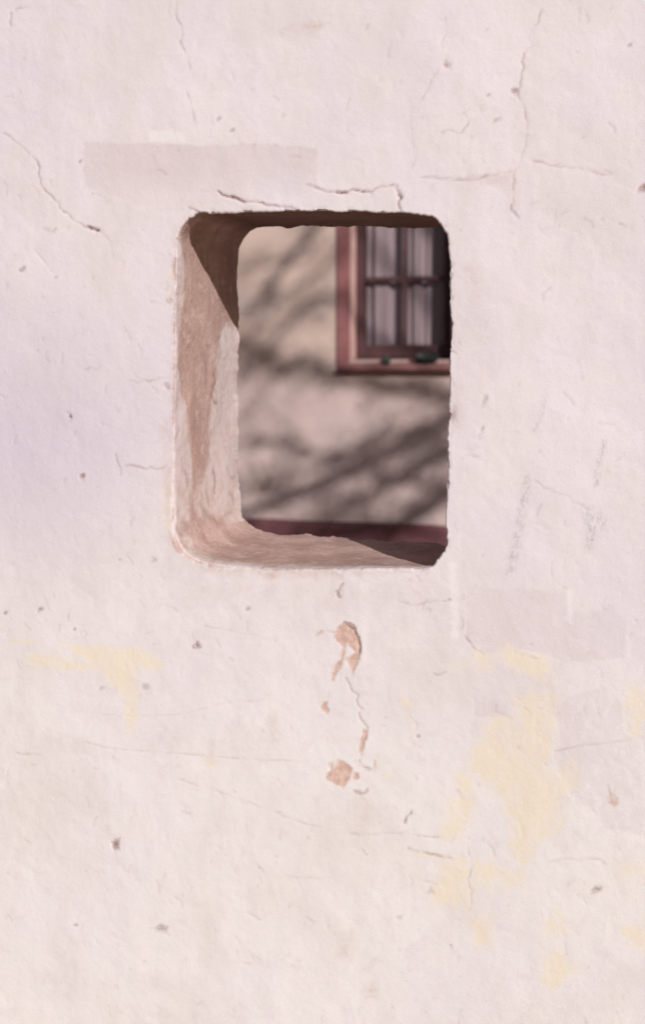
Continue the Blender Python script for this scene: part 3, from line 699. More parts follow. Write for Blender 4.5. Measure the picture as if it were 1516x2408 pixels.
# --- soft lilac shading and flare painted into the wash, left of the opening
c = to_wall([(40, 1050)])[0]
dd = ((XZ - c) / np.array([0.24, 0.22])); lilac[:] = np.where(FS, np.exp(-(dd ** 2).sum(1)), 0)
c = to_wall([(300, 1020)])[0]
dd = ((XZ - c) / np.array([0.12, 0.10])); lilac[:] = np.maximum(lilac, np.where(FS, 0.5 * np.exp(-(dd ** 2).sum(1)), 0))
# --- soil rubbed round the opening
def soil(pts_px, w, s):
    P = to_wall(pts_px); w *= PXM; idx = near(P, w * 3, FS)
    d = seg_dist(XZ[idx], P); smax(dirt, idx, s * np.exp(-(d / w) ** 2))
soil([(415, 560), (410, 760), (408, 950)], 12, 0.45); soil([(400, 1010), (402, 1150), (412, 1260)], 24, 0.62); soil([(412, 1260), (448, 1310), (520, 1330), (640, 1338), (760, 1340)], 26, 0.8)
soil([(600, 1340), (640, 1352)], 14, 0.9); soil([(785, 1345), (800, 1355)], 12, 0.8); soil([(760, 1340), (900, 1342), (1000, 1340)], 14, 0.55); soil([(480, 1390), (760, 1400), (1000, 1390)], 46, 0.25)
soil([(1100, 720), (1120, 900)], 40, 0.10); soil([(1075, 800), (1072, 1000)], 18, 0.22); soil([(1110, 420), (1205, 420), (1210, 470)], 14, 0.35); soil([(1110, 640), (1118, 700)], 22, 0.25)
soil([(370, 1740), (420, 1730)], 40, 0.22); soil([(640, 1690), (650, 1740)], 16, 0.4); soil([(860, 1890), (840, 1960)], 26, 0.25); soil([(500, 1750), (495, 1790)], 10, 0.4)
# --- chance nicks, trowel drags and brush tears everywhere on the face
lo, hi = to_wall([(-60, 2460)])[0], to_wall([(1580, -50)])[0]
for _ in range(620):
    q = np.array([rng.uniform(lo[0], hi[0]), rng.uniform(lo[1], hi[1])])
    L = rng.choice([0.002, 0.003, 0.004, 0.006, 0.010, 0.018]) * rng.uniform(0.7, 1.4)
    a = math.radians(rng.gauss(100, 22) if rng.random() < 0.7 else rng.uniform(0, 180))
    pts = np.array([q, q + np.array([math.cos(a), math.sin(a)]) * L / 2 + np.array([rng.uniform(-.002, .002), 0]), q + np.array([math.cos(a + rng.uniform(-.5, .5)), math.sin(a)]) * L])
    idx = near(pts, 0.012, FS)
    if not len(idx): continue
    d = seg_dist(XZ[idx], pts); w = rng.uniform(0.0014, 0.0026); e = np.exp(-(d / w) ** 2)
    disp[idx] -= rng.uniform(0.0001, 0.00045) * e; smax(crack, idx, rng.choice([0.03, 0.06, 0.10, 0.16]) * e)
# --- the reveal: brown mud, with lime left on the back of the left jamb and along its front edge
smax(bare, np.nonzero(is_rev & (yv > 0.006))[0], 1.0)
depth_on = np.clip((yv[is_rev]) / 0.018, 0, 1)
left_side = is_rev & ((utau > 25.0) | (utau < 3.0))
YZ = V[:, [1, 2]]
to_jamb = lambda pts: np.array([on_x(x, y, X_LEFT)[[1, 2]] for x, y in pts])
def lime(P, soft, amount, sel, coords):
    m = np.zeros(NV); poly_mark(m, None, soft, 1.0, pts=P, sel=sel, coords=coords)
    bare[:] = np.where(m > 0, np.minimum(bare, np.clip(1.0 - m * amount, 0, 1)), bare)
lime(to_jamb([(520, 772), (545, 765), (575, 790), (578, 1236), (540, 1225), (470, 1205), (461, 1180), (478, 1130), (497, 1080), (493, 1010), (499, 940), (501, 930), (513, 880), (509, 850), (514, 800)]), 26, 1.0, left_side, YZ)
lime(to_jamb([(395, 540), (418, 545), (420, 600), (433, 620), (432, 700), (419, 770), (417, 860), (437, 950), (452, 1050), (458, 1150), (446, 1230), (395, 1240)]), 14, 0.72, left_side, YZ)
def jamb_mark(pts_px, w, tone, depth):
    P = to_jamb(pts_px); P = jag(P, 0.2, 2)
    idx = np.nonzero(left_side & (YZ[:, 1] > P[:, 1].min() - .02) & (YZ[:, 1] < P[:, 1].max() + .02))[0]
    d = seg_dist(YZ[idx], P); e = np.exp(-(d / (w / 1000)) ** 2)
    smax(crack, idx, tone * e); disp[idx] -= depth / 1000 * e
for a in (([(498, 925), (503, 945), (512, 950)], 4, .6, 1.5), ([(522, 775), (512, 800), (520, 830), (513, 855)], 3, .35, 1), ([(506, 1105), (510, 1130), (509, 1160)], 4, .55, 1.2), ([(535, 1100), (540, 1118), (556, 1120)], 4, .3, .8),
          ([(500, 880), (508, 895), (498, 910)], 4, .4, 1), ([(530, 790), (534, 830), (528, 870)], 3, .22, .6), ([(540, 1160), (548, 1175)], 6, .35, .8), ([(490, 1160), (494, 1190)], 5, .4, 1), ([(475, 1185), (500, 1215), (540, 1205)], 7, .35, .6),
          ([(430, 560), (432, 620), (428, 690)], 4, .3, .8), ([(425, 880), (430, 930)], 5, .3, .6), ([(440, 1110), (446, 1140)], 5, .35, .8), ([(420, 1240), (432, 1275)], 6, .4, .8), ([(425, 1010), (415, 1060)], 5, .3, .6)):
    jamb_mark(*a)
lz = V[:, 2]
z_hi, z_lo = on_x(500, 1090, X_LEFT)[2], on_x(500, 1230, X_LEFT)[2]
low = np.clip((z_hi - lz) / (z_hi - z_lo), 0, 1)
dirt[left_side] = np.maximum(dirt[left_side], 0.60 + 0.35 * low[left_side])
XY = V[:, [0, 1]]
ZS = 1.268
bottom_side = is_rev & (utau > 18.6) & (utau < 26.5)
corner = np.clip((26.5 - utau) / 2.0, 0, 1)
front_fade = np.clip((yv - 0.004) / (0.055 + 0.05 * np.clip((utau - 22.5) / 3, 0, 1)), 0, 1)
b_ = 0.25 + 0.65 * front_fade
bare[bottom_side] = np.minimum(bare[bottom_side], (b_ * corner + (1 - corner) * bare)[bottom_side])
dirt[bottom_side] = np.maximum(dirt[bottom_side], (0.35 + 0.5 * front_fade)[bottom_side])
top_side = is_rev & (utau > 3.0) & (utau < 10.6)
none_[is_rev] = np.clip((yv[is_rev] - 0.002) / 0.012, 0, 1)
soffit_shade[top_side] = np.clip((utau - 3.0) / 1.2, 0, 1)[top_side]  # mask for the shade painted on the underside of the opening
back_idx = np.arange(NV) >= base + (NR + 8 + NB + 5) * NU
disp[back_idx] += (noise2(x, z, 0.3, 61, 3) * 0.004)[back_idx]
# the outer rim of the shell stays put
rim = (V[:, 0] < WX0 + 0.02) | (V[:, 0] > WX1 - 0.02) | (V[:, 2] > WZ1 - 0.02)
disp[rim] = 0
V = V + NRM * disp[:, None]
NRM = vnormals(V, Q)

def grid_object(name, sel, parent, mat):
    q = Q[sel]
    used, inv = np.unique(q, return_inverse=True)
    me = bpy.data.meshes.new(name)
    n = len(q)
    me.vertices.add(len(used)); me.vertices.foreach_set('co', V[used].astype(np.float32).ravel())
    me.loops.add(n * 4); me.loops.foreach_set('vertex_index', inv.astype(np.int32).ravel())
    me.polygons.add(n); me.polygons.foreach_set('loop_start', np.arange(0, n * 4, 4, dtype=np.int32))
    me.polygons.foreach_set('use_smooth', np.ones(n, bool))
    me.update(calc_edges=True)
    me.normals_split_custom_set_from_vertices(NRM[used].astype(np.float32))
    for an, chans in (('marks', (yel, bare, dirt, crack)), ('paint', (patch, grey, white, lilac)), ('worn', (flake, fade, soffit_shade, none_))):  # 'worn' also carries the painted soffit shade
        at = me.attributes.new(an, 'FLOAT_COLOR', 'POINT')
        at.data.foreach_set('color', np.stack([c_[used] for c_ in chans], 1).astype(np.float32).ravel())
    return put(name, me, mat, parent)
wall = empty('garden_wall')
tag(wall, 'thick whitewashed adobe wall, cracked and stained, with a square see-through opening', 'wall')
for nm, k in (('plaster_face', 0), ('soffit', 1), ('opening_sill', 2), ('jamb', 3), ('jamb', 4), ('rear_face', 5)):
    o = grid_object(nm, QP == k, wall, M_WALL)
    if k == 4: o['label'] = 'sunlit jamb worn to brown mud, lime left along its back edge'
    if k == 1: o['label'] = 'mud underside of the opening, its brown darkened for shade'
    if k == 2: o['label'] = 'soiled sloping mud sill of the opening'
me = box_mesh('coping', WX0 - 0.02, WX1 + 0.02, -0.03, THICK + 0.03, WZ1 + 0.002, WZ1 + 0.06, 0.025, 3)
put('coping', me, M_HOUSE, wall)

# ------------------------------------------------------------------ house across the yard
HX0, HX1, HZ1 = -6.5, 4.5, 3.5
hw = lambda px, py: on_y(px, py, HOUSE_Y)
ZM = lambda a, b: ((1000 + a / 2.807) / 1.4083, (660 + b / 2.807) / 1.4083)        # enlargement of the window
def hz(a, b, y=HOUSE_Y): return on_y(*ZM(a, b), y)
house = empty('house', (0, 0, 0))
tag(house, 'tan plastered house with dark red base, dappled by branch shadows, beyond the opening', 'house')
OUT_L = hz(330, 900)[0]; IN_L = hz(443, 900)[0]                # red casing board
REC = 0.10                                                      # depth of the window recess
SY = HOUSE_Y + REC                                              # front of the sash
sash_l = hz(498, 1000, SY)[0]
pane_l = hz(582, 1000, SY)[0]; mun_l = hz(931, 1000, SY)[0]; mun_r = hz(966, 1000, SY)[0]
pane_w = mun_l - pane_l
pane_r = mun_r + pane_w; sash_r = pane_r + (pane_l - sash_l) + 0.015
IN_R = sash_r; OUT_R = IN_R + (IN_L - OUT_L)
z_rail0 = hz(700, 1470, SY)[2]; z_p0 = hz(700, 1352, SY)[2]
z_m0 = hz(700, 758, SY)[2]; z_m1 = hz(700, 718, SY)[2]
pane_h = z_m0 - z_p0
z_p1 = z_m1 + pane_h; z_meet = z_p1 + 0.045
z_top_p1 = z_meet + 2 * pane_h + (z_m1 - z_m0); z_head = z_top_p1 + 0.06
OPEN = (IN_L, IN_R, z_rail0 - 0.012, z_head)
# wall sheet with the opening
def sheet(name, xs, zs, hole, y, amp, thick):
    bm = bmesh.new(); vv = {}
    for i, xx in enumerate(xs):
        for j, zc in enumerate(zs):
            e = 0 if (hole[0] - 0.1 < xx < hole[1] + 0.1 and hole[2] - 0.1 < zc < hole[3] + 0.1) else amp * float(noise2(np.array([xx]), np.array([zc]), 0.5, 8, 3)[0])
            vv[i, j] = bm.verts.new((xx, y + e, zc))
    for i in range(len(xs) - 1):
        for j in range(len(zs) - 1):
            cx, cz = (xs[i] + xs[i + 1]) / 2, (zs[j] + zs[j + 1]) / 2
            if hole[0] < cx < hole[1] and hole[2] < cz < hole[3]: continue
            bm.faces.new((vv[i, j], vv[i + 1, j], vv[i + 1, j + 1], vv[i, j + 1])).smooth = True
    for v in [v for v in bm.verts if not v.link_faces]: bm.verts.remove(v)
    r = bmesh.ops.extrude_face_region(bm, geom=list(bm.faces))
    for g in r['geom']:
        if isinstance(g, bmesh.types.BMVert): g.co.y = y + thick
    bmesh.ops.recalc_face_normals(bm, faces=bm.faces)
    me = bpy.data.meshes.new(name); bm.to_mesh(me); bm.free()
    return me
def seq(a, b, marks, step):
    s = sorted([a, b, *marks]); out = []
    for p, q in zip(s, s[1:]):
        n = max(1, round((q - p) / step)); out += [p + (q - p) * k / n for k in range(n)]
    return out + [s[-1]]
me = sheet('wall', seq(HX0, HX1, OPEN[:2], 0.09), seq(-0.1, HZ1, OPEN[2:], 0.09), OPEN, HOUSE_Y, 0.009, 0.36)
o = put('wall', me, M_HOUSE, house)
try: me.set_sharp_from_angle(angle=math.radians(35))
except Exception: pass
# red base course
z_base = (hw(580, 1220)[2] + hw(1045, 1235)[2]) / 2
bm = bmesh.new(); n = 120
rows = []
for k in range(n + 1):
    xx = HX0 + (HX1 - HX0) * k / n
    w = 0.007 * float(noise2(np.array([xx]), np.array([3.0]), 0.3, 17, 3)[0]); dy = 0.004 * float(noise2(np.array([xx]), np.array([9.0]), 0.3, 18, 2)[0])
    prof = [(HOUSE_Y + 0.02, -0.1), (HOUSE_Y - 0.035 + dy, -0.1), (HOUSE_Y - 0.035 + dy, z_base - 0.03 + w), (HOUSE_Y - 0.028 + dy, z_base - 0.008 + w), (HOUSE_Y - 0.008, z_base + w), (HOUSE_Y + 0.02, z_base + w)]
    rows.append([bm.verts.new((xx, a, b)) for a, b in prof])
for a, b in zip(rows, rows[1:]):
    for k in range(5): bm.faces.new((a[k], a[k + 1], b[k + 1], b[k])).smooth = True
bm.faces.new(rows[0]); bm.faces.new(rows[-1][::-1])
bmesh.ops.recalc_face_normals(bm, faces=bm.faces)
me = bpy.data.meshes.new('base_course'); bm.to_mesh(me); bm.free()
o = put('base_course', me, M_DADO, house); o['label'] = 'dark red painted base course'
# shell behind the front wall
RY0, RY1 = HOUSE_Y + 0.362, HOUSE_Y + 4.6
put('side_wall', box_mesh('side_wall', HX0, HX0 + 0.3, RY0, RY1, -0.1, HZ1 - 0.06), M_HOUSE, house)
put('side_wall', box_mesh('side_wall', HX1 - 0.3, HX1, RY0, RY1, -0.1, HZ1 - 0.06), M_HOUSE, house)
put('rear_wall', box_mesh('rear_wall', HX0 + 0.302, HX1 - 0.302, RY1 - 0.3, RY1, -0.1, HZ1 - 0.06), M_ROOM, house)
put('room_partition', box_mesh('room_partition', HX0 + 0.302, HX1 - 0.302, HOUSE_Y + 1.9, HOUSE_Y + 2.0, -0.1, HZ1 - 0.06), M_ROOM, house)
put('roof', box_mesh('roof', HX0 - 0.15, HX1 + 0.15, HOUSE_Y - 0.12, RY1 + 0.1, HZ1 + 0.002, HZ1 + 0.2, 0.05, 3), M_HOUSE, house)

# window: casing boards with linings, sash, glazing bars, panes, sill
def frame_mesh(name, x0, x1, z0, z1, x0i, x1i, z0i, z1i, ya, yb, bevel=0.004):
    bm = bmesh.new()
    def bx(a, b, c, d):
        r = bmesh.ops.create_cube(bm, size=1.0)
        for v in r['verts']:
            v.co = Vector(((a + b) / 2 + v.co.x * (b - a), (ya + yb) / 2 + v.co.y * (yb - ya), (c + d) / 2 + v.co.z * (d - c)))
    bx(x0, x0i, z0, z1); bx(x1i, x1, z0, z1)
    if z1 > z1i: bx(x0i, x1i, z1i, z1)
    if z0i > z0: bx(x0i, x1i, z0, z0i)
    bmesh.ops.remove_doubles(bm, verts=bm.verts, dist=1e-5)
    bmesh.ops.bevel(bm, geom=[e for e in bm.edges if len(e.link_faces) == 2], offset=bevel, segments=2, affect='EDGES', profile=0.7)
    me = bpy.data.meshes.new(name); bm.to_mesh(me); bm.free()
    return me
z_sillback = hz(700, 1482, SY)[2]
z_sillfront = hz(700, 1500, HOUSE_Y)[2]
z_nose = hz(700, 1588, HOUSE_Y - 0.02)[2]
win = put('window', frame_mesh('window', OUT_L, OUT_R, z_nose - 0.02, z_head + 0.06, IN_L, IN_R, z_nose - 0.02, z_head, HOUSE_Y - 0.014, HOUSE_Y + 0.012), M_RED, house)
win['label'] = 'red framed window with brown sash and lilac curtains behind its panes'
put('jamb_lining', box_mesh('jamb_lining', IN_L - 0.010, IN_L + 0.006, HOUSE_Y + 0.0125, SY + 0.05, z_sillback + 0.001, z_head, 0.002), M_PINK, win)
put('jamb_lining', box_mesh('jamb_lining', IN_R - 0.006, IN_R + 0.010, HOUSE_Y + 0.0125, SY + 0.05, z_sillback + 0.001, z_head, 0.002), M_PINK, win)
# sloping sill with a rounded nose
bm = bmesh.new()
prof = [(SY + 0.05, z_sillback), (SY + 0.002, z_sillback), (HOUSE_Y + 0.02, z_sillfront), (HOUSE_Y - 0.05, z_nose + 0.020), (HOUSE_Y - 0.062, z_nose + 0.010), (HOUSE_Y - 0.060, z_nose), (HOUSE_Y - 0.016, z_nose - 0.012), (SY + 0.05, z_nose - 0.012)]
n = 16; rows = []
for k in range(n + 1):
    xx = OUT_L + 0.014 + (OUT_R - OUT_L - 0.028) * k / n
    w = 0.0016 * math.sin(k * 1.7) + 0.001 * math.sin(k * 4.1)
    rows.append([bm.verts.new((xx if not (yy > HOUSE_Y + 0.001) else min(max(xx, IN_L + 0.007), IN_R - 0.007), yy, zz_ + w * (i not in (0, 1)))) for i, (yy, zz_) in enumerate(prof)])
for a, b in zip(rows, rows[1:]):
    for k in range(len(prof)): bm.faces.new((a[k], a[(k + 1) % len(prof)], b[(k + 1) % len(prof)], b[k]))
bm.faces.new(rows[0]); bm.faces.new(rows[-1][::-1])
bmesh.ops.recalc_face_normals(bm, faces=bm.faces)
bmesh.ops.bevel(bm, geom=[e for e in bm.edges if e.calc_face_angle(0) > 0.5], offset=0.004, segments=2, affect='EDGES')
me = bpy.data.meshes.new('window_sill'); bm.to_mesh(me); bm.free()
put('window_sill', me, M_SILL, win)
xl_, xr_ = IN_L + 0.0065, IN_R - 0.0065
low = put('sash', frame_mesh('sash', xl_, xr_, z_rail0, z_meet - 0.001, pane_l, pane_r, z_p0, z_p1, SY, SY + 0.04), M_SASH, win)
up = put('sash', frame_mesh('sash', xl_, xr_, z_meet, z_head - 0.001, pane_l, pane_r, z_meet + 0.04, z_top_p1 + 0.02, SY + 0.002, SY + 0.042), M_SASH, win)
zu0, zu1 = z_meet + 0.04, z_top_p1 + 0.02
zum = (zu0 + zu1) / 2
bar = 0.5 * (z_m1 - z_m0)
def bars(z0, z1, zm):
    put('glazing_bar', box_mesh('glazing_bar', mun_l, mun_r, SY + 0.006, SY + 0.034, z0 - 0.004, z1 + 0.004, 0.004), M_SASH, win)
    for a, b in ((pane_l - 0.004, mun_l - 0.0004), (mun_r + 0.0004, pane_r + 0.004)):
        put('glazing_bar', box_mesh('glazing_bar', a, b, SY + 0.007, SY + 0.033, zm - bar, zm + bar, 0.004), M_SASH, win)
bars(z_p0, z_p1, (z_m0 + z_m1) / 2); bars(zu0, zu1, zum)
for (a, b) in ((pane_l, mun_l), (mun_r, pane_r)):
    for (c_, d_) in ((z_p0, z_m0), (z_m1, z_p1), (zu0, zum - bar), (zum + bar, zu1)):
        put('pane', box_mesh('pane', a - 0.003, b + 0.003, SY + 0.019, SY + 0.022, c_ - 0.003, d_ + 0.003), M_GLASS, win)

# curtains behind the glass: cloth gathered into uneven folds
CY = SY + 0.062
def curtain(folds, label, flare):
    """folds: (place across the window, depth) of each fold, read off the photograph"""
    nu_, nv_ = 170, 50
    f = np.array([(hz(a, 1000, CY)[0], d) for a, d in folds]); xs_ = np.linspace(f[0, 0], f[-1, 0], nu_)
    prof = np.interp(xs_, f[:, 0], f[:, 1]) * 0.6
    for _ in range(4): prof = np.convolve(np.pad(prof, 1, mode='edge'), [0.25, 0.5, 0.25], 'valid')
    z0, z1 = z_p0 - 0.10, z_head + 0.04
    vs_, fs_ = [], []
    for j in range(nv_ + 1):
        g = j / nv_; zc = z0 + (z1 - z0) * g
        for i in range(nu_):
            u = i / (nu_ - 1)
            sway = 0.004 * math.sin(9 * u + 5 * g) + flare * (0.3 - g) * (u - 0.5)
            vs_.append((xs_[i] + sway, CY + prof[i] * (0.9 + 0.2 * math.sin(2.2 * g + 5 * u)), zc))
    for j in range(nv_):
        for i in range(nu_ - 1):
            a = j * nu_ + i; fs_.append((a, a + 1, a + nu_ + 1, a + nu_))
    me = bpy.data.meshes.new('curtain'); me.from_pydata(vs_, [], fs_); me.polygons.foreach_set('use_smooth', [True] * len(fs_)); me.update()
    o = put('curtain', me, M_CLOTH)
    m = o.modifiers.new('thickness', 'SOLIDIFY'); m.thickness = 0.0015
    tag(o, label, 'curtain', 'curtains behind the window')
curtain([(540, .02), (575, .02), (595, -.01), (632, -.012), (648, .03), (668, .03), (684, -.025), (740, -.018), (800, -.03), (822, .035), (870, .03), (925, .035), (938, .04)], 'pale lilac curtain behind the left panes, next to the red casing', 0.02)
curtain([(950, .03), (968, .01), (1005, .005), (1018, .03), (1030, .03), (1044, -.02), (1080, -.015), (1114, -.025), (1130, .03), (1150, .02), (1162, .0), (1215, .0), (1240, .03), (1300, .03), (1340, .04), (1370, .04)], 'grey lilac curtain behind the right panes of the window', 0.015)

# things left on the window sill
def on_sill(px_a, px_b, yoff):
    p = hz(px_a, px_b, HOUSE_Y + yoff)
    f = (HOUSE_Y + 0.02 - (HOUSE_Y + yoff)) / 0.07
    return p[0], HOUSE_Y + yoff, z_sillfront + (z_nose + 0.020 - z_sillfront) * f
slope = math.atan2(z_sillfront - (z_nose + 0.020), 0.07)
R_ = 0.070
dish = put('dish', lathe_mesh('dish', [(0.0, 0.003), (0.030, 0.003), (0.032, 0.0), (0.040, 0.0), (0.043, 0.006), (0.058, 0.016), (R_ - 0.002, 0.036), (R_, 0.041), (R_ - 0.003, 0.043), (R_ - 0.007, 0.038), (0.050, 0.018), (0.034, 0.011), (0.0, 0.010)][1:-1]), M_GREEN)
xx, yy, zz_ = on_sill(1160, 1540, -0.012)
dish.location = (xx, yy, zz_ + 0.0015); dish.scale = (1, 0.55, 1); dish.rotation_euler = (slope * 0.95, 0, 0)
tag(dish, 'shallow dark green dish on the sloping pink window sill', 'dish')
pot = put('pot', lathe_mesh('pot', [(0.012, 0.0), (0.014, 0.002), (0.020, 0.014), (0.021, 0.022), (0.016, 0.030), (0.015, 0.034), (0.018, 0.038), (0.016, 0.040), (0.012, 0.034), (0.013, 0.026), (0.010, 0.006)], 28), M_GREEN2)
xx, yy, zz_ = on_sill(790, 1560, -0.025)
pot.location = (xx, yy, zz_ + 0.001); pot.rotation_euler = (slope * 0.95, 0, 0)
tag(pot, 'small green pot on the window sill, left of the dark dish', 'pot')

# ------------------------------------------------------------------ tree standing to the right of the view: its branches shade the house
SV = np.array([SUN_A, -1.0, SUN_B])
SFAR = 3.2
tree = empty('tree', (8.6, -2.2, 0))
tag(tree, 'sparse tree standing off to the right, known by its branch shadows on the house', 'tree')
R2 = random.Random(5)
def tube(bm, pts, rads, n=7):
    pts = [Vector(p) for p in pts]
    rings = []
    for i, p in enumerate(pts):
        d = (pts[min(i + 1, len(pts) - 1)] - pts[max(i - 1, 0)]).normalized()
        a = d.cross(Vector((0.3, 0.9, 0.31))).normalized(); b = d.cross(a)
        rings.append([bm.verts.new(p + (a * math.cos(2 * math.pi * k / n) + b * math.sin(2 * math.pi * k / n)) * rads[i]) for k in range(n)])
    for A, B in zip(rings, rings[1:]):
        for k in range(n): bm.faces.new((A[k], A[(k + 1) % n], B[(k + 1) % n], B[k])).smooth = True
    bm.faces.new(rings[0]); bm.faces.new(rings[-1][::-1])
def wiggle(pts, amt, lv=2):
    pts = [Vector(p) for p in pts]
    for _ in range(lv):
        out = []
        for a, b in zip(pts, pts[1:]):
            L = (b - a).length
            out += [a, (a + b) / 2 + Vector((R2.uniform(-1, 1), R2.uniform(-1, 1), R2.uniform(-1, 1))) * amt * L]
        pts = out + [pts[-1]]
    return pts
TO = Vector((8.6, -2.2, 0))
tb = bmesh.new()
trunk = wiggle([TO + Vector((0, 0, -0.15)), TO + Vector((0.08, 0.02, 0.7)), TO + Vector((-0.1, 0.0, 1.7)), TO + Vector((-0.35, -0.1, 2.5)), TO + Vector((-0.5, -0.1, 3.2))], 0.05)
tube(tb, [p - TO for p in trunk], [0.24 - 0.10 * k / (len(trunk) - 1) for k in range(len(trunk))], 14)
me = bpy.data.meshes.new('trunk'); tb.to_mesh(me); tb.free()
put('trunk', me, M_BARK, tree)
fork = trunk[-1]
def shade_pt(px, py, s): return Vector(hw(px, py) + SV * (s + SFAR))
# limbs run out from the fork; each continues as a bough whose shadow crosses the house front
BOUGHS = [  # (shadow course on the house, distance towards the sun, start radius, end radius, twigs per joint)
    ([(1180, 900), (1050, 985), (985, 1020), (920, 1055), (860, 1090), (800, 1118), (720, 1150), (630, 1190), (560, 1215)], 2.7, 0.046, 0.020, 2),
    ([(1220, 980), (1060, 1060), (960, 1112), (890, 1150), (830, 1185), (760, 1215), (690, 1240)], 3.0, 0.036, 0.016, 2),
    ([(1160, 930), (1080, 930), (990, 915), (900, 905), (800, 885), (720, 860), (650, 855), (600, 830), (560, 800)], 3.2, 0.040, 0.018, 2),
    ([(900, 380), (800, 480), (720, 560), (680, 606), (640, 665), (612, 705), (575, 740)], 3.1, 0.034, 0.014, 1),
    ([(930, 1010), (840, 1062), (760, 1072), (690, 1042), (620, 1032), (550, 1048)], 3.5, 0.024, 0.010, 2),
    ([(760, 690), (700, 740), (655, 780), (615, 830), (590, 870), (556, 900)], 3.6, 0.022, 0.012, 1),
    ([(860, 480), (790, 590), (740, 650), (690, 680), (620, 720)], 3.9, 0.018, 0.008, 1),
    ([(1100, 1140), (980, 1215), (880, 1240), (780, 1262), (700, 1280)], 3.3, 0.040, 0.020, 2),
    ([(1180, 1080), (1090, 1150), (1000, 1190), (920, 1230), (850, 1260)], 3.6, 0.034, 0.018, 2),
    ([(780, 1085), (700, 1112), (640, 1135), (560, 1150)], 3.4, 0.022, 0.010, 2),
]
lb_ = bmesh.new(); tw_ = bmesh.new(); twig_tips = []
for course, s, r0, r1, ntw in BOUGHS:
    pts = [shade_pt(a, b, s + 0.10 * math.sin(i * 1.9)) for i, (a, b) in enumerate(course)]
    start = pts[0]
    mid_ = (fork + start) / 2 + Vector((0.1, 0.1, 0.15))
    limb = wiggle([fork, mid_, start], 0.06)
    body = wiggle(pts, 0.05, 2)
    allp = limb + body[1:]
    n1 = len(limb)
    rads = [0.11 + (r0 - 0.11) * k / (n1 - 1) for k in range(n1)] + [r0 + (r1 - r0) * k / (len(body) - 1) for k in range(1, len(body))]
    rads = [r * 0.78 for r in rads]
    tube(lb_, [p - TO for p in allp], rads, 9)
    for k in range(2, len(body) - 1):
        for _ in range(ntw):
            d = (body[k] - body[k - 1]).normalized()
            v = (d + Vector((R2.uniform(-1, 1), R2.uniform(-.8, .8), R2.uniform(-1, 1))) * 0.55).normalized()
            L = R2.uniform(0.12, 0.42)
            tp = wiggle([body[k], body[k] + v * L * 0.5, body[k] + v * L + Vector((0, 0, R2.uniform(-.06, .08)))], 0.10, 1)
            r = rads[n1 - 1 + k] * R2.uniform(0.25, 0.5)
            tube(tw_, [p - TO for p in tp], [r * (1 - 0.75 * j / (len(tp) - 1)) for j in range(len(tp))], 5)
            twig_tips += [(tp[-1], L), (tp[len(tp) // 2], L)]
# limbs on the far side, away from the house front in view
for k in range(7):
    a = R2.uniform(-1.2, 1.6)
    end = fork + Vector((math.cos(a) * R2.uniform(0.8, 1.7), math.sin(a) * 1.1, R2.uniform(0.9, 2.0)))
    limb = wiggle([fork, (fork + end) / 2 + Vector((0, 0, .15)), end], 0.09, 2)
    tube(lb_, [p - TO for p in limb], [0.10 - 0.08 * j / (len(limb) - 1) for j in range(len(limb))], 9)
    for j in range(3, len(limb)):
        for _ in range(3):
            v = Vector((R2.uniform(-1, 1), R2.uniform(-1, 1), R2.uniform(-.4, 1))).normalized(); L = R2.uniform(0.25, 0.6)
            tp = wiggle([limb[j], limb[j] + v * L * .5, limb[j] + v * L], 0.1, 1)
            tube(tw_, [p - TO for p in tp], [0.012 * (1 - 0.7 * q / (len(tp) - 1)) for q in range(len(tp))], 5)
            twig_tips.append((tp[-1], L))
me = bpy.data.meshes.new('limbs'); lb_.to_mesh(me); lb_.free(); put('limbs', me, M_BARK, tree)
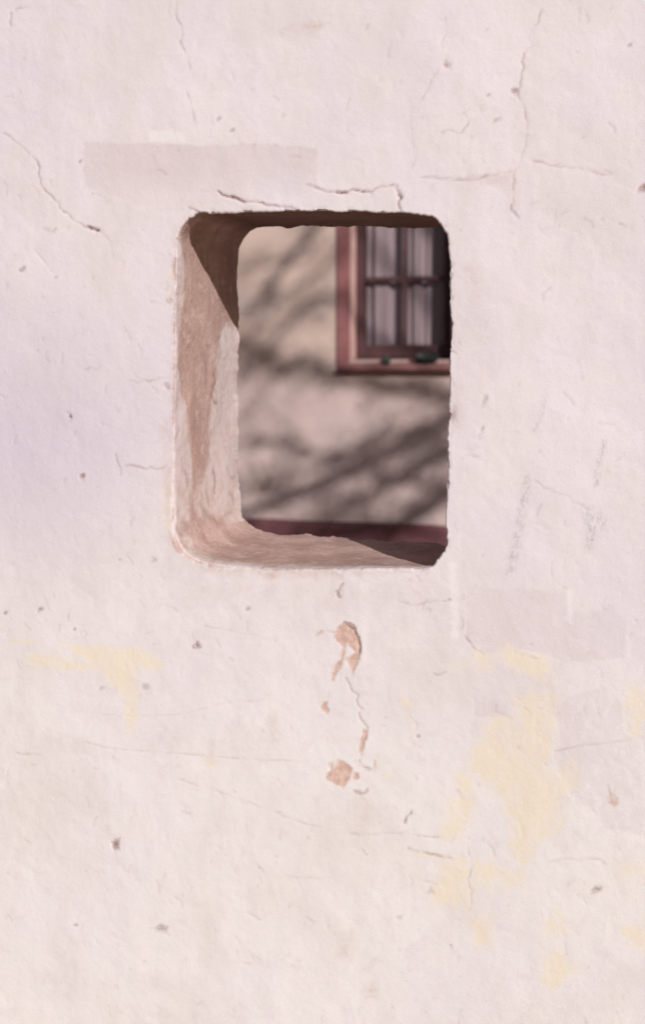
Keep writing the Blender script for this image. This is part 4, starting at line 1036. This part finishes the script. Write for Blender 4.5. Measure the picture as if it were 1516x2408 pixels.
me = bpy.data.meshes.new('twigs'); tw_.to_mesh(me); tw_.free(); o = put('twigs', me, M_BARK, tree); o['kind'] = 'stuff'
# leaves: small folded blades round the twig ends
vs_, fs_ = [], []
def leaf(c, L):
    d = Vector((R2.gauss(0, 1), R2.gauss(0, 1), R2.gauss(-.3, 1))).normalized(); a = d.cross(Vector((R2.uniform(-1, 1), R2.uniform(-1, 1), 1))).normalized(); nrm = d.cross(a)
    w = L * 0.28; b = len(vs_)
    for p in (c, c + d * L * .45 + a * w + nrm * w * .3, c + d * L, c + d * L * .45 - a * w + nrm * w * .3): vs_.append(tuple(p - TO))
    fs_.append((b, b + 1, b + 2)); fs_.append((b, b + 2, b + 3))
for tip, L in twig_tips:
    if R2.random() < 0.35:
        for _ in range(R2.randint(2, 5)):
            leaf(tip + Vector((R2.gauss(0, .05), R2.gauss(0, .05), R2.gauss(0, .05))), R2.uniform(0.03, 0.06))
# leaf sprays that dapple particular stretches of the house
SPRAYS = [(646, 856, 40, 20, 45), (612, 778, 24, 30, 14), (890, 900, 55, 20, 40), (1020, 1070, 50, 50, 45), (700, 1165, 90, 24, 45), (880, 1190, 110, 24, 60), (640, 1036, 60, 12, 20), (960, 970, 70, 40, 25), (940, 1248, 100, 14, 60)]
for (a, b, ra, rb_, n) in SPRAYS:
    for _ in range(n):
        c = shade_pt(a + R2.gauss(0, ra * .6), b + R2.gauss(0, rb_ * .6), R2.uniform(2.6, 3.3)); leaf(c, R2.uniform(0.03, 0.065))
# unseen outer leaf clumps, added to veil the sun on the house
for _ in range(46):
    ca, cb, cs = R2.uniform(520, 1120), R2.uniform(480, 1280), R2.uniform(4.2, 5.6)
    for _ in range(R2.randint(6, 16)):
        leaf(shade_pt(ca + R2.gauss(0, 26), cb + R2.gauss(0, 20), cs + R2.gauss(0, .06)), R2.uniform(0.035, 0.065))
me = bpy.data.meshes.new('crown'); me.from_pydata(vs_, [], fs_); me.update()
o = put('crown', me, M_LEAF, tree); o['kind'] = 'stuff'; o['label'] = 'sparse small olive green leaves, with added unseen clumps that veil the sun'
